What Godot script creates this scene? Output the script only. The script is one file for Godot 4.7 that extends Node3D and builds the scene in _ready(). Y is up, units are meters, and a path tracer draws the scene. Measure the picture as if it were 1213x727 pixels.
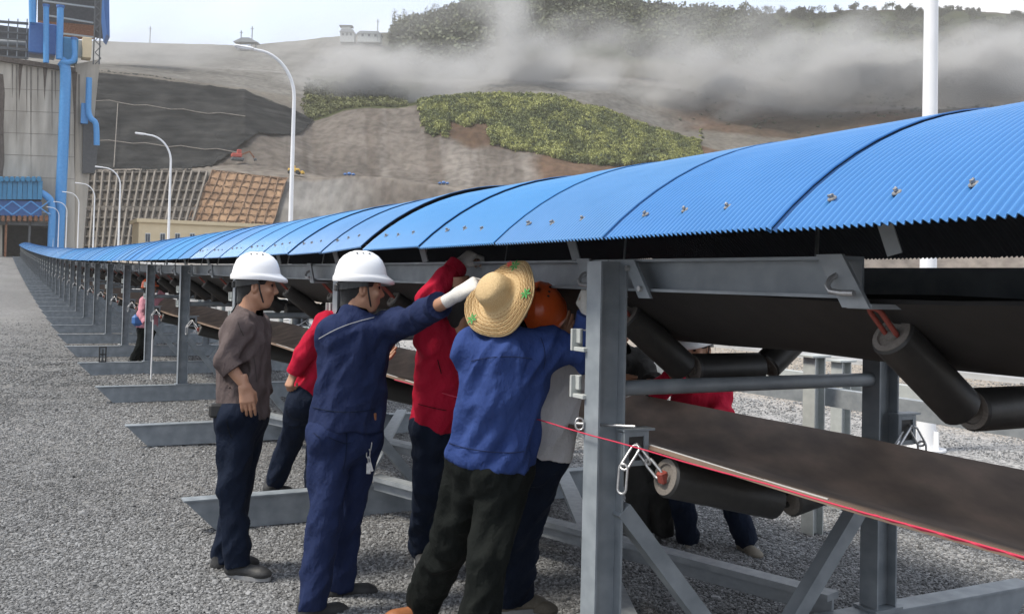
extends Node3D
# A belt conveyor under a blue arched roof on a gravel yard below quarry slopes; workers inspect it.
# Distances in metres. Conveyor coordinates: D across (away from the viewer), Y up, T along (uphill, to the left).

const FOC := 1178.0
const CX := 606.5
const CY := 300.0
const EYE := 1.62
const TH := 0.47298
const CD := 2.79          # centre line of the conveyor, metres across
var cam_basis := Basis(Vector3.RIGHT, 0.02705) * Basis(Vector3.BACK, 0.02269)
var rng := RandomNumberGenerator.new()
var taken := {}
var M := {}
var WORDS := ["first", "second", "third", "fourth", "fifth", "sixth", "seventh", "eighth", "ninth", "tenth", "eleventh", "twelfth", "thirteenth", "fourteenth", "fifteenth", "sixteenth", "seventeenth", "eighteenth", "nineteenth", "twentieth"]

func at(px: float, py: float, z: float) -> Vector3:
	var d: Vector3 = cam_basis * Vector3((px - CX) / FOC, -(py - CY) / FOC, -1.0)
	return Vector3(0, EYE, 0) + d * (z / -d.z)

func rise(t: float) -> float:
	if t < 6.0: return 0.0
	if t < 50.0: return 0.00024 * (t - 6.0) * (t - 6.0)
	return 0.4646 + 0.02112 * (t - 50.0) + 0.00005 * (t - 50.0) * (t - 50.0)

func loc(d: float, y: float, t: float) -> Vector3:
	return Vector3(cos(TH) * d - sin(TH) * t, y + rise(t), -(sin(TH) * d + cos(TH) * t))

func frame_at(t: float) -> Transform3D:   # local x = across, y = up, -z = along
	var slope := (rise(t + 0.5) - rise(t - 0.5))
	return Transform3D(Basis(Vector3.UP, TH) * Basis(Vector3.RIGHT, atan(slope)), loc(0, 0, t))

# ---------------------------------------------------------------- mesh building
class MB:
	var v := PackedVector3Array()
	var n := PackedVector3Array()
	var c := PackedColorArray()
	var uv := PackedVector2Array()
	var idx := PackedInt32Array()
	var col := Color.WHITE

	func vert(p: Vector3, nn: Vector3) -> int:
		v.append(p); n.append(nn); c.append(col)
		return v.size() - 1

	func tri(a: Vector3, b: Vector3, d: Vector3) -> void:   # counter-clockwise seen from outside
		var nn := (b - a).cross(d - a).normalized()
		var i := vert(a, nn); vert(b, nn); vert(d, nn)
		idx.append(i); idx.append(i + 2); idx.append(i + 1)

	func quad(a: Vector3, b: Vector3, d: Vector3, e: Vector3) -> void:
		var nn := (d - a).cross(e - b).normalized()
		var i := vert(a, nn); vert(b, nn); vert(d, nn); vert(e, nn)
		for k in [0, 2, 1, 0, 3, 2]: idx.append(i + k)

	func poly(ps: Array, ref: Vector3) -> void:              # convex face turned away from ref
		var nn: Vector3 = (ps[1] - ps[0]).cross(ps[2] - ps[0])
		if nn.dot(ps[0] - ref) < 0.0:
			ps = ps.duplicate(); ps.reverse()
			nn = -nn
		nn = nn.normalized()
		var i := v.size()
		for p in ps: vert(p, nn)
		for k in range(1, ps.size() - 1):
			idx.append(i); idx.append(i + k + 1); idx.append(i + k)

	func inset(s: Vector3, a: int, h: Vector3, bev: float) -> Vector3:
		var p := Vector3(s.x * h.x, s.y * h.y, s.z * h.z)
		for k in 3:
			if k != a: p[k] -= s[k] * bev
		return p

	func box(ctr: Vector3, size: Vector3, b := Basis(), bev := 0.0) -> void:
		var h := size * 0.5
		if bev <= 0.0:
			for a in 3:
				for s in [-1.0, 1.0]:
					var ps := []
					for q in [[-1, -1], [1, -1], [1, 1], [-1, 1]]:
						var p := Vector3()
						p[a] = s * h[a]; p[(a + 1) % 3] = q[0] * h[(a + 1) % 3]; p[(a + 2) % 3] = q[1] * h[(a + 2) % 3]
						ps.append(ctr + b * p)
					poly(ps, ctr)
			return
		for a in 3:
			var u := (a + 1) % 3
			var w := (a + 2) % 3
			for s in [-1.0, 1.0]:
				var ps := []
				for q in [[-1, -1], [1, -1], [1, 1], [-1, 1]]:
					var sg := Vector3(); sg[a] = s; sg[u] = q[0]; sg[w] = q[1]
					ps.append(ctr + b * inset(sg, a, h, bev))
				poly(ps, ctr)
			for s1 in [-1.0, 1.0]:
				for s2 in [-1.0, 1.0]:
					var s3 := Vector3(); s3[a] = -1; s3[u] = s1; s3[w] = s2
					var s4 := s3; s4[a] = 1
					poly([ctr + b * inset(s3, u, h, bev), ctr + b * inset(s4, u, h, bev), ctr + b * inset(s4, w, h, bev), ctr + b * inset(s3, w, h, bev)], ctr)
		for sx in [-1.0, 1.0]:
			for sy in [-1.0, 1.0]:
				for sz in [-1.0, 1.0]:
					var sg := Vector3(sx, sy, sz)
					poly([ctr + b * inset(sg, 0, h, bev), ctr + b * inset(sg, 1, h, bev), ctr + b * inset(sg, 2, h, bev)], ctr)

	func beam(a: Vector3, b: Vector3, w: float, h: float, up := Vector3.UP, bev := 0.0) -> void:
		var z := (b - a).normalized()
		var x := up.cross(z)
		x = x.normalized() if x.length() > 0.01 else Vector3.RIGHT
		box((a + b) * 0.5, Vector3(w, h, a.distance_to(b)), Basis(x, z.cross(x), z), bev)

	func tube(path: Array, r0: float, sides := 8, r1 := -1.0, caps := true) -> void:
		var m := path.size()
		var side := Vector3()
		var base := v.size()
		for i in m:
			var d: Vector3 = (path[mini(i + 1, m - 1)] - path[maxi(i - 1, 0)]).normalized()
			if i == 0:
				side = d.cross(Vector3.UP if absf(d.y) < 0.9 else Vector3.RIGHT).normalized()
			side = (side - d * side.dot(d)).normalized()
			var up := side.cross(d)
			var r := r0 if r1 < 0.0 else lerpf(r0, r1, float(i) / (m - 1))
			for k in sides:
				var a := TAU * k / sides
				var nn := side * cos(a) + up * sin(a)
				vert(path[i] + nn * r, nn)
		for i in m - 1:
			for k in sides:
				var a := base + i * sides + k
				var b := base + i * sides + (k + 1) % sides
				for q in [a, b, b + sides, a, b + sides, a + sides]: idx.append(q)
		if caps:
			for e in 2:
				var ps := []
				for k in sides: ps.append(v[base + (0 if e == 0 else (m - 1) * sides) + k])
				poly(ps, path[1] if e == 0 else path[m - 2])

	func lathe(prof: Array, xf: Transform3D, segs := 24, sy := 1.0) -> void:   # prof: Vector2(radius, height) upwards; sy squeezes along x
		for i in prof.size() - 1:
			var a: Vector2 = prof[i]
			var b: Vector2 = prof[i + 1]
			var nr := Vector2(b.y - a.y, a.x - b.x).normalized()
			var base := v.size()
			for k in segs + 1:
				var q := TAU * k / segs
				var dir := Vector3(cos(q) * sy, 0, sin(q))
				var nn := (xf.basis * (Vector3(cos(q), 0, sin(q)) * nr.x + Vector3.UP * nr.y)).normalized()
				vert(xf * (dir * a.x + Vector3.UP * a.y), nn)
				vert(xf * (dir * b.x + Vector3.UP * b.y), nn)
			for k in segs:
				var j := base + k * 2
				for q in [j, j + 2, j + 3, j, j + 3, j + 1]: idx.append(q)

	func extrude(ps: PackedVector2Array, length: float, xf: Transform3D) -> void:   # profile in xy, swept along z
		if Geometry2D.is_polygon_clockwise(ps):
			ps = ps.duplicate(); ps.reverse()
		var m := ps.size()
		for i in m:
			var a := ps[i]
			var b := ps[(i + 1) % m]
			quad(xf * Vector3(a.x, a.y, length), xf * Vector3(a.x, a.y, 0), xf * Vector3(b.x, b.y, 0), xf * Vector3(b.x, b.y, length))
		var t := Geometry2D.triangulate_polygon(ps)
		for i in range(0, t.size(), 3):
			var a := ps[t[i]]; var b := ps[t[i + 1]]; var d := ps[t[i + 2]]
			if (b - a).cross(d - a) < 0.0:
				var s := b; b = d; d = s
			tri(xf * Vector3(a.x, a.y, length), xf * Vector3(b.x, b.y, length), xf * Vector3(d.x, d.y, length))
			tri(xf * Vector3(a.x, a.y, 0), xf * Vector3(d.x, d.y, 0), xf * Vector3(b.x, b.y, 0))

	func grid(pts: PackedVector3Array, nu: int, nv: int, cols := PackedColorArray(), flip := false) -> void:   # rows of nu points, smooth
		var base := v.size()
		for j in nv:
			for i in nu:
				var du := pts[j * nu + mini(i + 1, nu - 1)] - pts[j * nu + maxi(i - 1, 0)]
				var dv := pts[mini(j + 1, nv - 1) * nu + i] - pts[maxi(j - 1, 0) * nu + i]
				var nn := du.cross(dv).normalized()
				v.append(pts[j * nu + i]); n.append(-nn if flip else nn)
				c.append(cols[j * nu + i] if cols.size() else col)
		for j in nv - 1:
			for i in nu - 1:
				var a := base + j * nu + i
				var b := a + 1
				if flip:
					for q in [a, b, b + nu, a, b + nu, a + nu]: idx.append(q)
				else:
					for q in [a, b + nu, b, a, a + nu, b + nu]: idx.append(q)

	func add(o: MB, xf: Transform3D) -> void:
		var base := v.size()
		var nb := xf.basis.inverse().transposed()
		for i in o.v.size():
			v.append(xf * o.v[i]); n.append((nb * o.n[i]).normalized()); c.append(o.c[i])
		var flip := xf.basis.determinant() < 0.0
		for i in range(0, o.idx.size(), 3):
			idx.append(base + o.idx[i]); idx.append(base + o.idx[i + (2 if flip else 1)]); idx.append(base + o.idx[i + (1 if flip else 2)])

	func mesh() -> ArrayMesh:
		var a := []
		a.resize(Mesh.ARRAY_MAX)
		a[Mesh.ARRAY_VERTEX] = v; a[Mesh.ARRAY_NORMAL] = n; a[Mesh.ARRAY_COLOR] = c; a[Mesh.ARRAY_INDEX] = idx
		if uv.size() == v.size() and v.size(): a[Mesh.ARRAY_TEX_UV] = uv
		var m := ArrayMesh.new()
		m.add_surface_from_arrays(Mesh.PRIMITIVE_TRIANGLES, a)
		return m

# ---------------------------------------------------------------- a field of capsules and ellipsoids meshed as surface nets
class Field:
	var o: Vector3
	var h: float
	var nx: int
	var ny: int
	var nz: int
	var g := PackedFloat32Array()

	func _init(lo: Vector3, hi: Vector3, cell: float) -> void:
		h = cell
		o = lo
		nx = int(ceil((hi.x - lo.x) / h)) + 2
		ny = int(ceil((hi.y - lo.y) / h)) + 2
		nz = int(ceil((hi.z - lo.z) / h)) + 2
		g.resize(nx * ny * nz)
		g.fill(1.0)

	func span(lo: Vector3, hi: Vector3) -> Array:
		return [clampi(int((lo.x - o.x) / h), 0, nx - 1), clampi(int((hi.x - o.x) / h) + 1, 0, nx - 1), clampi(int((lo.y - o.y) / h), 0, ny - 1), clampi(int((hi.y - o.y) / h) + 1, 0, ny - 1), clampi(int((lo.z - o.z) / h), 0, nz - 1), clampi(int((hi.z - o.z) / h) + 1, 0, nz - 1)]

	func cap(a: Vector3, b: Vector3, ra: float, rb: float, k := 0.03) -> void:
		var m := maxf(ra, rb) + k + h * 2.0
		var mm := Vector3(m, m, m)
		var s := span(a.min(b) - mm, a.max(b) + mm)
		var ab := b - a
		var inv := 1.0 / maxf(ab.length_squared(), 1e-9)
		for z in range(s[4], s[5] + 1):
			for y in range(s[2], s[3] + 1):
				var i: int = (z * ny + y) * nx + s[0]
				var p := o + Vector3(s[0], y, z) * h
				for x in range(s[0], s[1] + 1):
					var ap := p - a
					var t := clampf(ap.dot(ab) * inv, 0.0, 1.0)
					var d := (ap - ab * t).length() - lerpf(ra, rb, t)
					var e := g[i]
					var w := k - absf(d - e)
					g[i] = minf(d, e) - (w * w / (4.0 * k) if w > 0.0 else 0.0)
					i += 1
					p.x += h

	func ell(ctr: Vector3, r: Vector3, b := Basis(), k := 0.02, carve := false) -> void:
		var m := maxf(r.x, maxf(r.y, r.z)) + k + h * 2.0
		var mm := Vector3(m, m, m)
		var s := span(ctr - mm, ctr + mm)
		var bi := b.transposed()
		var rm := minf(r.x, minf(r.y, r.z))
		for z in range(s[4], s[5] + 1):
			for y in range(s[2], s[3] + 1):
				var i: int = (z * ny + y) * nx + s[0]
				var p := o + Vector3(s[0], y, z) * h
				for x in range(s[0], s[1] + 1):
					var q := bi * (p - ctr)
					var l := (q / r).length()
					var l2 := (q / (r * r)).length()
					var d := l * (l - 1.0) / l2 if l2 > 1e-6 else -rm
					var e := g[i]
					if carve:
						d = -d
						var w := k - absf(d - e)
						g[i] = maxf(d, e) + (w * w / (4.0 * k) if w > 0.0 else 0.0)
					else:
						var w := k - absf(d - e)
						g[i] = minf(d, e) - (w * w / (4.0 * k) if w > 0.0 else 0.0)
					i += 1
					p.x += h

	func cut(pt: Vector3, nrm: Vector3, reach: float) -> void:   # removes what lies on the side nrm points to, within reach
		var mm := Vector3(reach, reach, reach)
		var s := span(pt - mm, pt + mm)
		for z in range(s[4], s[5] + 1):
			for y in range(s[2], s[3] + 1):
				for x in range(s[0], s[1] + 1):
					var p := o + Vector3(x, y, z) * h
					if p.distance_to(pt) > reach: continue
					var i: int = (z * ny + y) * nx + x
					g[i] = maxf(g[i], nrm.dot(p - pt))

	func to(mb: MB, folds: FastNoiseLite = null, amp := 0.0, sq := Vector3.ONE) -> void:
		var sx := 1
		var sy := nx
		var sz := nx * ny
		var mark := {}
		var total := g.size()
		for i in range(sz + sy + 1, total - sz - sy - 1):
			if g[i] < 0.0:
				if g[i - 1] >= 0.0 or g[i + 1] >= 0.0 or g[i - sy] >= 0.0 or g[i + sy] >= 0.0 or g[i - sz] >= 0.0 or g[i + sz] >= 0.0:
					for q in [0, 1, sy, sy + 1, sz, sz + 1, sz + sy, sz + sy + 1]: mark[i - q] = -1
		var off := [0, 1, sy, sy + 1, sz, sz + 1, sz + sy, sz + sy + 1]
		var corner := [Vector3(0, 0, 0), Vector3(1, 0, 0), Vector3(0, 1, 0), Vector3(1, 1, 0), Vector3(0, 0, 1), Vector3(1, 0, 1), Vector3(0, 1, 1), Vector3(1, 1, 1)]
		var edges := [[0, 1], [2, 3], [4, 5], [6, 7], [0, 2], [1, 3], [4, 6], [5, 7], [0, 4], [1, 5], [2, 6], [3, 7]]
		var base := mb.v.size()
		var pos := PackedVector3Array()
		for i in mark:
			var sum := Vector3()
			var cnt := 0
			for e in edges:
				var ga := g[i + off[e[0]]]
				var gb := g[i + off[e[1]]]
				if (ga < 0.0) != (gb < 0.0):
					sum += corner[e[0]].lerp(corner[e[1]], ga / (ga - gb))
					cnt += 1
			if cnt == 0: continue
			mark[i] = pos.size()
			var xi: int = i % nx
			var yi: int = (i / nx) % ny
			var zi: int = i / sz
			pos.append(o + (Vector3(xi, yi, zi) + sum / cnt) * h)
		var tris := PackedInt32Array()
		var st := [sx, sy, sz]
		for i in mark:
			for a in 3:
				var j: int = i + st[a]
				if (g[i] < 0.0) == (g[j] < 0.0): continue
				var u: int = st[(a + 1) % 3]
				var w: int = st[(a + 2) % 3]
				if not (mark.has(i - u) and mark.has(i - w) and mark.has(i - u - w)): continue
				var q0: int = mark[i - u - w]; var q1: int = mark[i - w]; var q2: int = mark[i]; var q3: int = mark[i - u]
				if q0 < 0 or q1 < 0 or q2 < 0 or q3 < 0: continue
				if g[i] < 0.0:
					for q in [q0, q2, q1, q0, q3, q2]: tris.append(q)
				else:
					for q in [q0, q1, q2, q0, q2, q3]: tris.append(q)
		var nor := PackedVector3Array()
		var turn := Basis(Vector3(0.3, 0.2, 1).normalized(), 0.55)
		for pass_ in 2:
			nor.resize(0)
			nor.resize(pos.size())
			for k in range(0, tris.size(), 3):
				var p0 := pos[tris[k]]
				var fn := (pos[tris[k + 2]] - p0).cross(pos[tris[k + 1]] - p0)
				nor[tris[k]] += fn; nor[tris[k + 1]] += fn; nor[tris[k + 2]] += fn
			if pass_ == 1 or folds == null: break
			for k in pos.size():
				var p := turn * pos[k]
				var nv := folds.get_noise_3dv(p * sq)
				var nw := folds.get_noise_3dv(p * sq * 2.1 + Vector3(31, 7, 3))
				pos[k] += nor[k].normalized() * amp * (0.9 - 3.4 * absf(nv) + 0.75 * nw)
		for k in pos.size():
			mb.vert(pos[k], nor[k].normalized())
		for t in tris: mb.idx.append(base + t)

# ---------------------------------------------------------------- nodes
func numbered(called: String) -> String:
	if not taken.has(called):
		taken[called] = 0
		return called
	taken[called] += 1
	return "%s_%03d" % [called, taken[called]]

func tag(o: Node3D, label: String, category: String, group := "") -> Node3D:
	o.set_meta("label", label)
	o.set_meta("category", category)
	if group: o.set_meta("group", group)
	return o

func thing(called: String, label: String, category: String, xf := Transform3D(), group := "") -> Node3D:
	var o := Node3D.new()
	o.name = numbered(called)
	add_child(o)
	o.transform = xf
	tag(o, label, category, group)
	return o

func mesh_node(mesh: Mesh, mat: Material) -> MeshInstance3D:
	var o := MeshInstance3D.new()
	o.mesh = mesh
	o.material_override = mat
	return o

func part(called: String, mesh, mat: Material, parent: Node3D) -> MeshInstance3D:
	var o := mesh_node(mesh.mesh() if mesh is MB else mesh, mat)
	o.name = called
	parent.add_child(o, true)
	return o

func single(called: String, mesh, mat: Material, label: String, category: String, group := "", xf := Transform3D()) -> MeshInstance3D:
	var o := mesh_node(mesh.mesh() if mesh is MB else mesh, mat)
	o.name = numbered(called)
	add_child(o)
	o.transform = xf
	tag(o, label, category, group)
	return o

func setting(called: String, mesh, mat: Material) -> MeshInstance3D:
	var o := mesh_node(mesh.mesh() if mesh is MB else mesh, mat)
	o.name = numbered(called)
	add_child(o)
	o.set_meta("kind", "structure")
	return o

func copy(o: Node3D, xf: Transform3D, label := "") -> Node3D:
	var c: Node3D = o.duplicate()
	c.name = numbered(String(o.name).get_slice("_0", 0))
	add_child(c)
	c.transform = xf
	if label: c.set_meta("label", label)
	return c

# ---------------------------------------------------------------- materials
func noise_tex(freq: float, c0: Color, c1: Color, kind := FastNoiseLite.TYPE_SIMPLEX_SMOOTH, oct := 4, size := 512, sd := 1) -> NoiseTexture2D:
	var n := FastNoiseLite.new()
	n.noise_type = kind
	n.frequency = freq
	n.seed = sd
	n.fractal_octaves = oct
	if kind == FastNoiseLite.TYPE_CELLULAR:
		n.cellular_return_type = FastNoiseLite.RETURN_CELL_VALUE
		n.fractal_type = FastNoiseLite.FRACTAL_NONE
	var t := NoiseTexture2D.new()
	t.width = size; t.height = size; t.seamless = true; t.noise = n
	var r := Gradient.new()
	r.set_color(0, c0.linear_to_srgb()); r.set_color(1, c1.linear_to_srgb())
	t.color_ramp = r
	return t

func grey_tex(freq: float, kind := FastNoiseLite.TYPE_SIMPLEX_SMOOTH, oct := 4, size := 512, sd := 3) -> NoiseTexture2D:
	return noise_tex(freq, Color.BLACK, Color.WHITE, kind, oct, size, sd)

# two linear colours mottled over tiles of some metres, with relief in centimetres
func mat(called: String, c0: Color, c1: Color, rough := 0.6, tile := 1.0, freq := 0.01, relief := 0.0, opt := {}) -> StandardMaterial3D:
	var m := StandardMaterial3D.new()
	m.resource_name = called
	m.roughness = rough
	m.uv1_triplanar = true
	m.uv1_world_triplanar = opt.get("world", true)
	m.uv1_scale = opt.get("scale", Vector3.ONE) / tile
	if c0 != c1:
		m.albedo_texture = noise_tex(freq, c0, c1, opt.get("kind", FastNoiseLite.TYPE_SIMPLEX_SMOOTH), opt.get("oct", 4), opt.get("size", 512), opt.get("seed", 1))
	else:
		m.albedo_color = c0.linear_to_srgb()
	if relief != 0.0:
		m.heightmap_enabled = true
		m.heightmap_scale = relief
		m.heightmap_texture = opt["bump"] if opt.has("bump") else grey_tex(freq * 2.0)
	m.metallic = opt.get("metal", 0.0)
	if opt.has("vc"): m.vertex_color_use_as_albedo = true
	M[called] = m
	return m

func g3(x: float) -> Color:
	return Color(x, x, x)

func _ready() -> void:
	rng.seed = 7
	# camera
	var cam := Camera3D.new()
	cam.name = "camera"
	cam.keep_aspect = Camera3D.KEEP_HEIGHT
	cam.projection = Camera3D.PROJECTION_FRUSTUM
	cam.near = 0.05
	cam.far = 3000.0
	cam.size = 727.0 / FOC * 0.05
	cam.frustum_offset = Vector2(0, -(363.5 - CY) / FOC * 0.05)
	cam.transform = Transform3D(cam_basis, Vector3(0, EYE, 0))
	add_child(cam)
	# sky, air, exposure
	var env := Environment.new()
	env.background_mode = Environment.BG_SKY
	env.sky = Sky.new()
	env.sky.sky_material = cloudy_sky()
	env.background_energy_multiplier = 1.0
	env.tonemap_mode = Environment.TONE_MAPPER_LINEAR
	env.tonemap_exposure = 1.42
	env.fog_enabled = true
	env.fog_light_color = Color(0.97, 0.955, 0.93)
	env.fog_density = 0.00032
	env.volumetric_fog_enabled = true
	env.volumetric_fog_density = 0.0
	env.sdfgi_enabled = true
	env.ssao_enabled = true
	env.ssil_enabled = true
	var we := WorldEnvironment.new()
	we.name = "environment"
	we.environment = env
	add_child(we)
	# a sun behind thin cloud, from the left and behind the viewer
	var sun := DirectionalLight3D.new()
	sun.name = "sun"
	sun.light_energy = 1.05
	sun.light_angular_distance = 14.0
	sun.light_color = Color(1.0, 0.97, 0.92)
	sun.shadow_enabled = true
	sun.rotation_degrees = Vector3(-56, -72, 0)
	add_child(sun)
	materials()
	build_ground()
	build_terrain()
	build_plant()
	build_conveyor()
	build_yard()
	build_people()
	build_mist()
	build_gravel()

func cloudy_sky() -> PanoramaSkyMaterial:
	var im := Image.create(1024, 512, false, Image.FORMAT_RGB8)
	var n := FastNoiseLite.new()
	n.frequency = 1.6
	n.fractal_octaves = 5
	n.seed = 21
	for y in 512:
		var el := (0.5 - (y + 0.5) / 512.0) * PI
		for x in 1024:
			var az := x / 1024.0 * TAU
			var d := Vector3(cos(el) * cos(az), sin(el) * 2.2, cos(el) * sin(az))
			var k := smoothstep(-0.25, 0.35, n.get_noise_3dv(d))
			var blue := Color(0.83, 0.885, 0.975)
			var cloud := Color(0.955, 0.955, 0.965)
			var c := blue.lerp(cloud, k)
			if el < 0.0: c = c.lerp(Color(0.5, 0.5, 0.5), smoothstep(0.0, -0.08, el))
			im.set_pixel(x, y, c)
	var m := PanoramaSkyMaterial.new()
	m.panorama = ImageTexture.create_from_image(im)
	return m

func materials() -> void:
	var fine := grey_tex(0.05, FastNoiseLite.TYPE_SIMPLEX_SMOOTH, 3, 512, 9)
	mat("grey_paint", Color(0.15, 0.172, 0.19), Color(0.30, 0.33, 0.355), 0.42, 0.9, 0.012, 0.03, {bump = fine, oct = 6})
	mat("worn_grey_paint", Color(0.19, 0.21, 0.225), Color(0.31, 0.33, 0.345), 0.5, 0.7, 0.02, 0.05, {bump = fine, seed = 4})
	mat("pale_grey_paint", Color(0.36, 0.38, 0.37), Color(0.48, 0.50, 0.48), 0.5, 0.8, 0.02, 0.04, {bump = fine, seed = 5})
	mat("roof_blue", Color(0.048, 0.198, 0.43), Color(0.064, 0.235, 0.49), 0.33, 2.2, 0.008, 0.0, {seed = 6})
	mat("roof_blue_faded", Color(0.058, 0.185, 0.39), Color(0.084, 0.23, 0.47), 0.38, 1.7, 0.012, 0.0, {seed = 61, oct = 6, scale = Vector3(1, 0.5, 1)})
	mat("roof_blue_deep", Color(0.045, 0.172, 0.405), Color(0.062, 0.21, 0.475), 0.32, 1.9, 0.010, 0.0, {seed = 62, oct = 6})
	mat("roof_underside_shade", Color(0.012, 0.014, 0.02), Color(0.022, 0.025, 0.032), 0.7, 1.0, 0.02, 0.0)  # near-black colour paints the shade under the canopy onto the inner sheet faces
	mat("galvanised", g3(0.38), g3(0.62), 0.35, 0.3, 0.03, 0.0, {metal = 0.7})
	mat("zinc_bolt", g3(0.16), g3(0.34), 0.45, 0.05, 0.03, 0.0, {metal = 0.5, size = 128, world = false})
	mat("piping", g3(0.36), g3(0.36), 0.8)
	mat("rubber", Color(0.018, 0.017, 0.017), Color(0.034, 0.032, 0.031), 0.6, 1.0, 0.015, 0.03, {bump = fine})
	mat("dusty_belt", Color(0.08, 0.054, 0.038), Color(0.275, 0.19, 0.14), 0.8, 2.4, 0.009, 0.05, {bump = fine, seed = 8, oct = 6, scale = Vector3(2.2, 1, 0.9)})
	mat("belt_edge_wear", g3(0.3), g3(0.52), 0.7, 0.2, 0.05, 0.0)
	mat("roller", Color(0.022, 0.022, 0.022), Color(0.04, 0.039, 0.037), 0.45, 0.5, 0.02, 0.03, {bump = fine, seed = 10})
	mat("roller_end", Color(0.11, 0.098, 0.085), Color(0.22, 0.2, 0.18), 0.6, 0.15, 0.03, 0.0)
	mat("red_primer", Color(0.2, 0.035, 0.025), Color(0.3, 0.07, 0.05), 0.6, 0.15, 0.03, 0.0)
	mat("red_cord", Color(0.5, 0.028, 0.07), Color(0.5, 0.028, 0.07), 0.7)
	mat("white_pole", g3(0.74), g3(0.80), 0.35, 2.0, 0.01, 0.0)
	mat("lens", Color(0.7, 0.72, 0.75), Color(0.7, 0.72, 0.75), 0.2)
	mat("black_plastic", g3(0.02), g3(0.03), 0.4, 0.4, 0.02)
	mat("silo_concrete", Color(0.23, 0.205, 0.17), Color(0.66, 0.605, 0.52), 0.9, 22.0, 0.008, 6.0, {seed = 12, oct = 6, scale = Vector3(2.4, 0.35, 2.4), bump = grey_tex(0.01, FastNoiseLite.TYPE_SIMPLEX_SMOOTH, 5)})
	mat("stain", Color(0.07, 0.055, 0.045), Color(0.16, 0.13, 0.11), 0.9, 6.0, 0.02, 0.0, {scale = Vector3(2, 0.5, 2)})
	mat("pipe_blue", Color(0.055, 0.25, 0.55), Color(0.085, 0.31, 0.63), 0.4, 5.0, 0.02, 0.0)
	mat("box_blue", Color(0.03, 0.11, 0.32), Color(0.05, 0.15, 0.38), 0.5, 6.0, 0.02, 0.0)
	mat("shed_blue", Color(0.03, 0.18, 0.34), Color(0.05, 0.24, 0.42), 0.5, 6.0, 0.02, 0.0)
	mat("dark_steel", Color(0.075, 0.08, 0.085), Color(0.13, 0.135, 0.135), 0.6, 4.0, 0.02, 0.0)
	mat("dark_sheet", Color(0.06, 0.06, 0.062), Color(0.1, 0.1, 0.1), 0.7, 6.0, 0.02, 0.0)
	mat("rust", Color(0.16, 0.06, 0.03), Color(0.36, 0.2, 0.12), 0.9, 3.0, 0.02, 0.0)
	mat("cream_wall", Color(0.66, 0.53, 0.33), Color(0.74, 0.60, 0.39), 0.85, 9.0, 0.01, 0.0)
	mat("window_glass", Color(0.05, 0.06, 0.07), Color(0.05, 0.06, 0.07), 0.12)
	mat("white_frame", g3(0.7), g3(0.7), 0.5)
	mat("netting", Color(0.006, 0.007, 0.008), Color(0.055, 0.054, 0.052), 0.75, 26.0, 0.01, 12.0, {seed = 14, oct = 6, scale = Vector3(0.6, 3.2, 0.6), bump = grey_tex(0.02, FastNoiseLite.TYPE_SIMPLEX_SMOOTH, 5, 512, 15)})
	mat("lattice_concrete", Color(0.13, 0.115, 0.10), Color(0.25, 0.225, 0.195), 0.9, 7.0, 0.01, 0.0, {seed = 16})
	mat("lattice_soil", Color(0.05, 0.042, 0.034), Color(0.15, 0.125, 0.10), 0.95, 9.0, 0.015, 8.0, {seed = 17})
	mat("orange_soil", Color(0.12, 0.068, 0.04), Color(0.42, 0.275, 0.165), 0.95, 34.0, 0.012, 10.0, {seed = 18, oct = 6})
	mat("orange_rib", Color(0.16, 0.10, 0.065), Color(0.28, 0.19, 0.13), 0.95, 9.0, 0.015, 0.0)
	mat("slope", g3(0.45), g3(1.45), 0.95, 46.0, 0.012, 6.0, {scale = Vector3(1.3, 0.6, 1.3), seed = 19, oct = 7, vc = true, size = 1024, bump = grey_tex(0.02, FastNoiseLite.TYPE_SIMPLEX_SMOOTH, 6, 1024, 20)})
	M.netting.metallic_specular = 0.08
	M.slope.metallic_specular = 0.15
	mat("leaf", g3(0.6), g3(1.25), 0.7, 3.0, 0.02, 0.0, {vc = true})
	M.leaf.backlight = Color(0.25, 0.3, 0.12)
	mat("bark", Color(0.06, 0.045, 0.035), Color(0.12, 0.1, 0.08), 0.9, 0.6, 0.03, 0.0)
	mat("gravel", g3(0.42), g3(1.5), 0.92, 1.7, 0.055, 1.2, {vc = true, kind = FastNoiseLite.TYPE_CELLULAR, size = 1024, seed = 23, bump = grey_tex(0.055, FastNoiseLite.TYPE_CELLULAR, 2, 1024, 24)})
	M.gravel.detail_enabled = true
	M.gravel.detail_blend_mode = BaseMaterial3D.BLEND_MODE_MUL
	M.gravel.detail_albedo = noise_tex(0.03, g3(0.72), g3(1.0), FastNoiseLite.TYPE_SIMPLEX_SMOOTH, 5, 512, 25)
	M.gravel.detail_uv_layer = BaseMaterial3D.DETAIL_UV_2
	M.gravel.uv2_triplanar = true
	M.gravel.uv2_world_triplanar = true
	M.gravel.uv2_scale = Vector3.ONE / 6.3
	mat("stone", g3(0.7), g3(1.2), 0.85, 0.1, 0.03, 0.0, {vc = true, size = 256})
	mat("road_concrete", g3(0.24), g3(0.33), 0.9, 5.0, 0.02, 0.3, {seed = 26})
	# people
	var weave := grey_tex(0.18, FastNoiseLite.TYPE_SIMPLEX, 2, 512, 27)
	var crease := grey_tex(0.011, FastNoiseLite.TYPE_SIMPLEX_SMOOTH, 4, 512, 28)
	(crease.noise as FastNoiseLite).fractal_type = FastNoiseLite.FRACTAL_RIDGED
	(crease.noise as FastNoiseLite).domain_warp_enabled = true
	(crease.noise as FastNoiseLite).domain_warp_amplitude = 24.0
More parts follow.
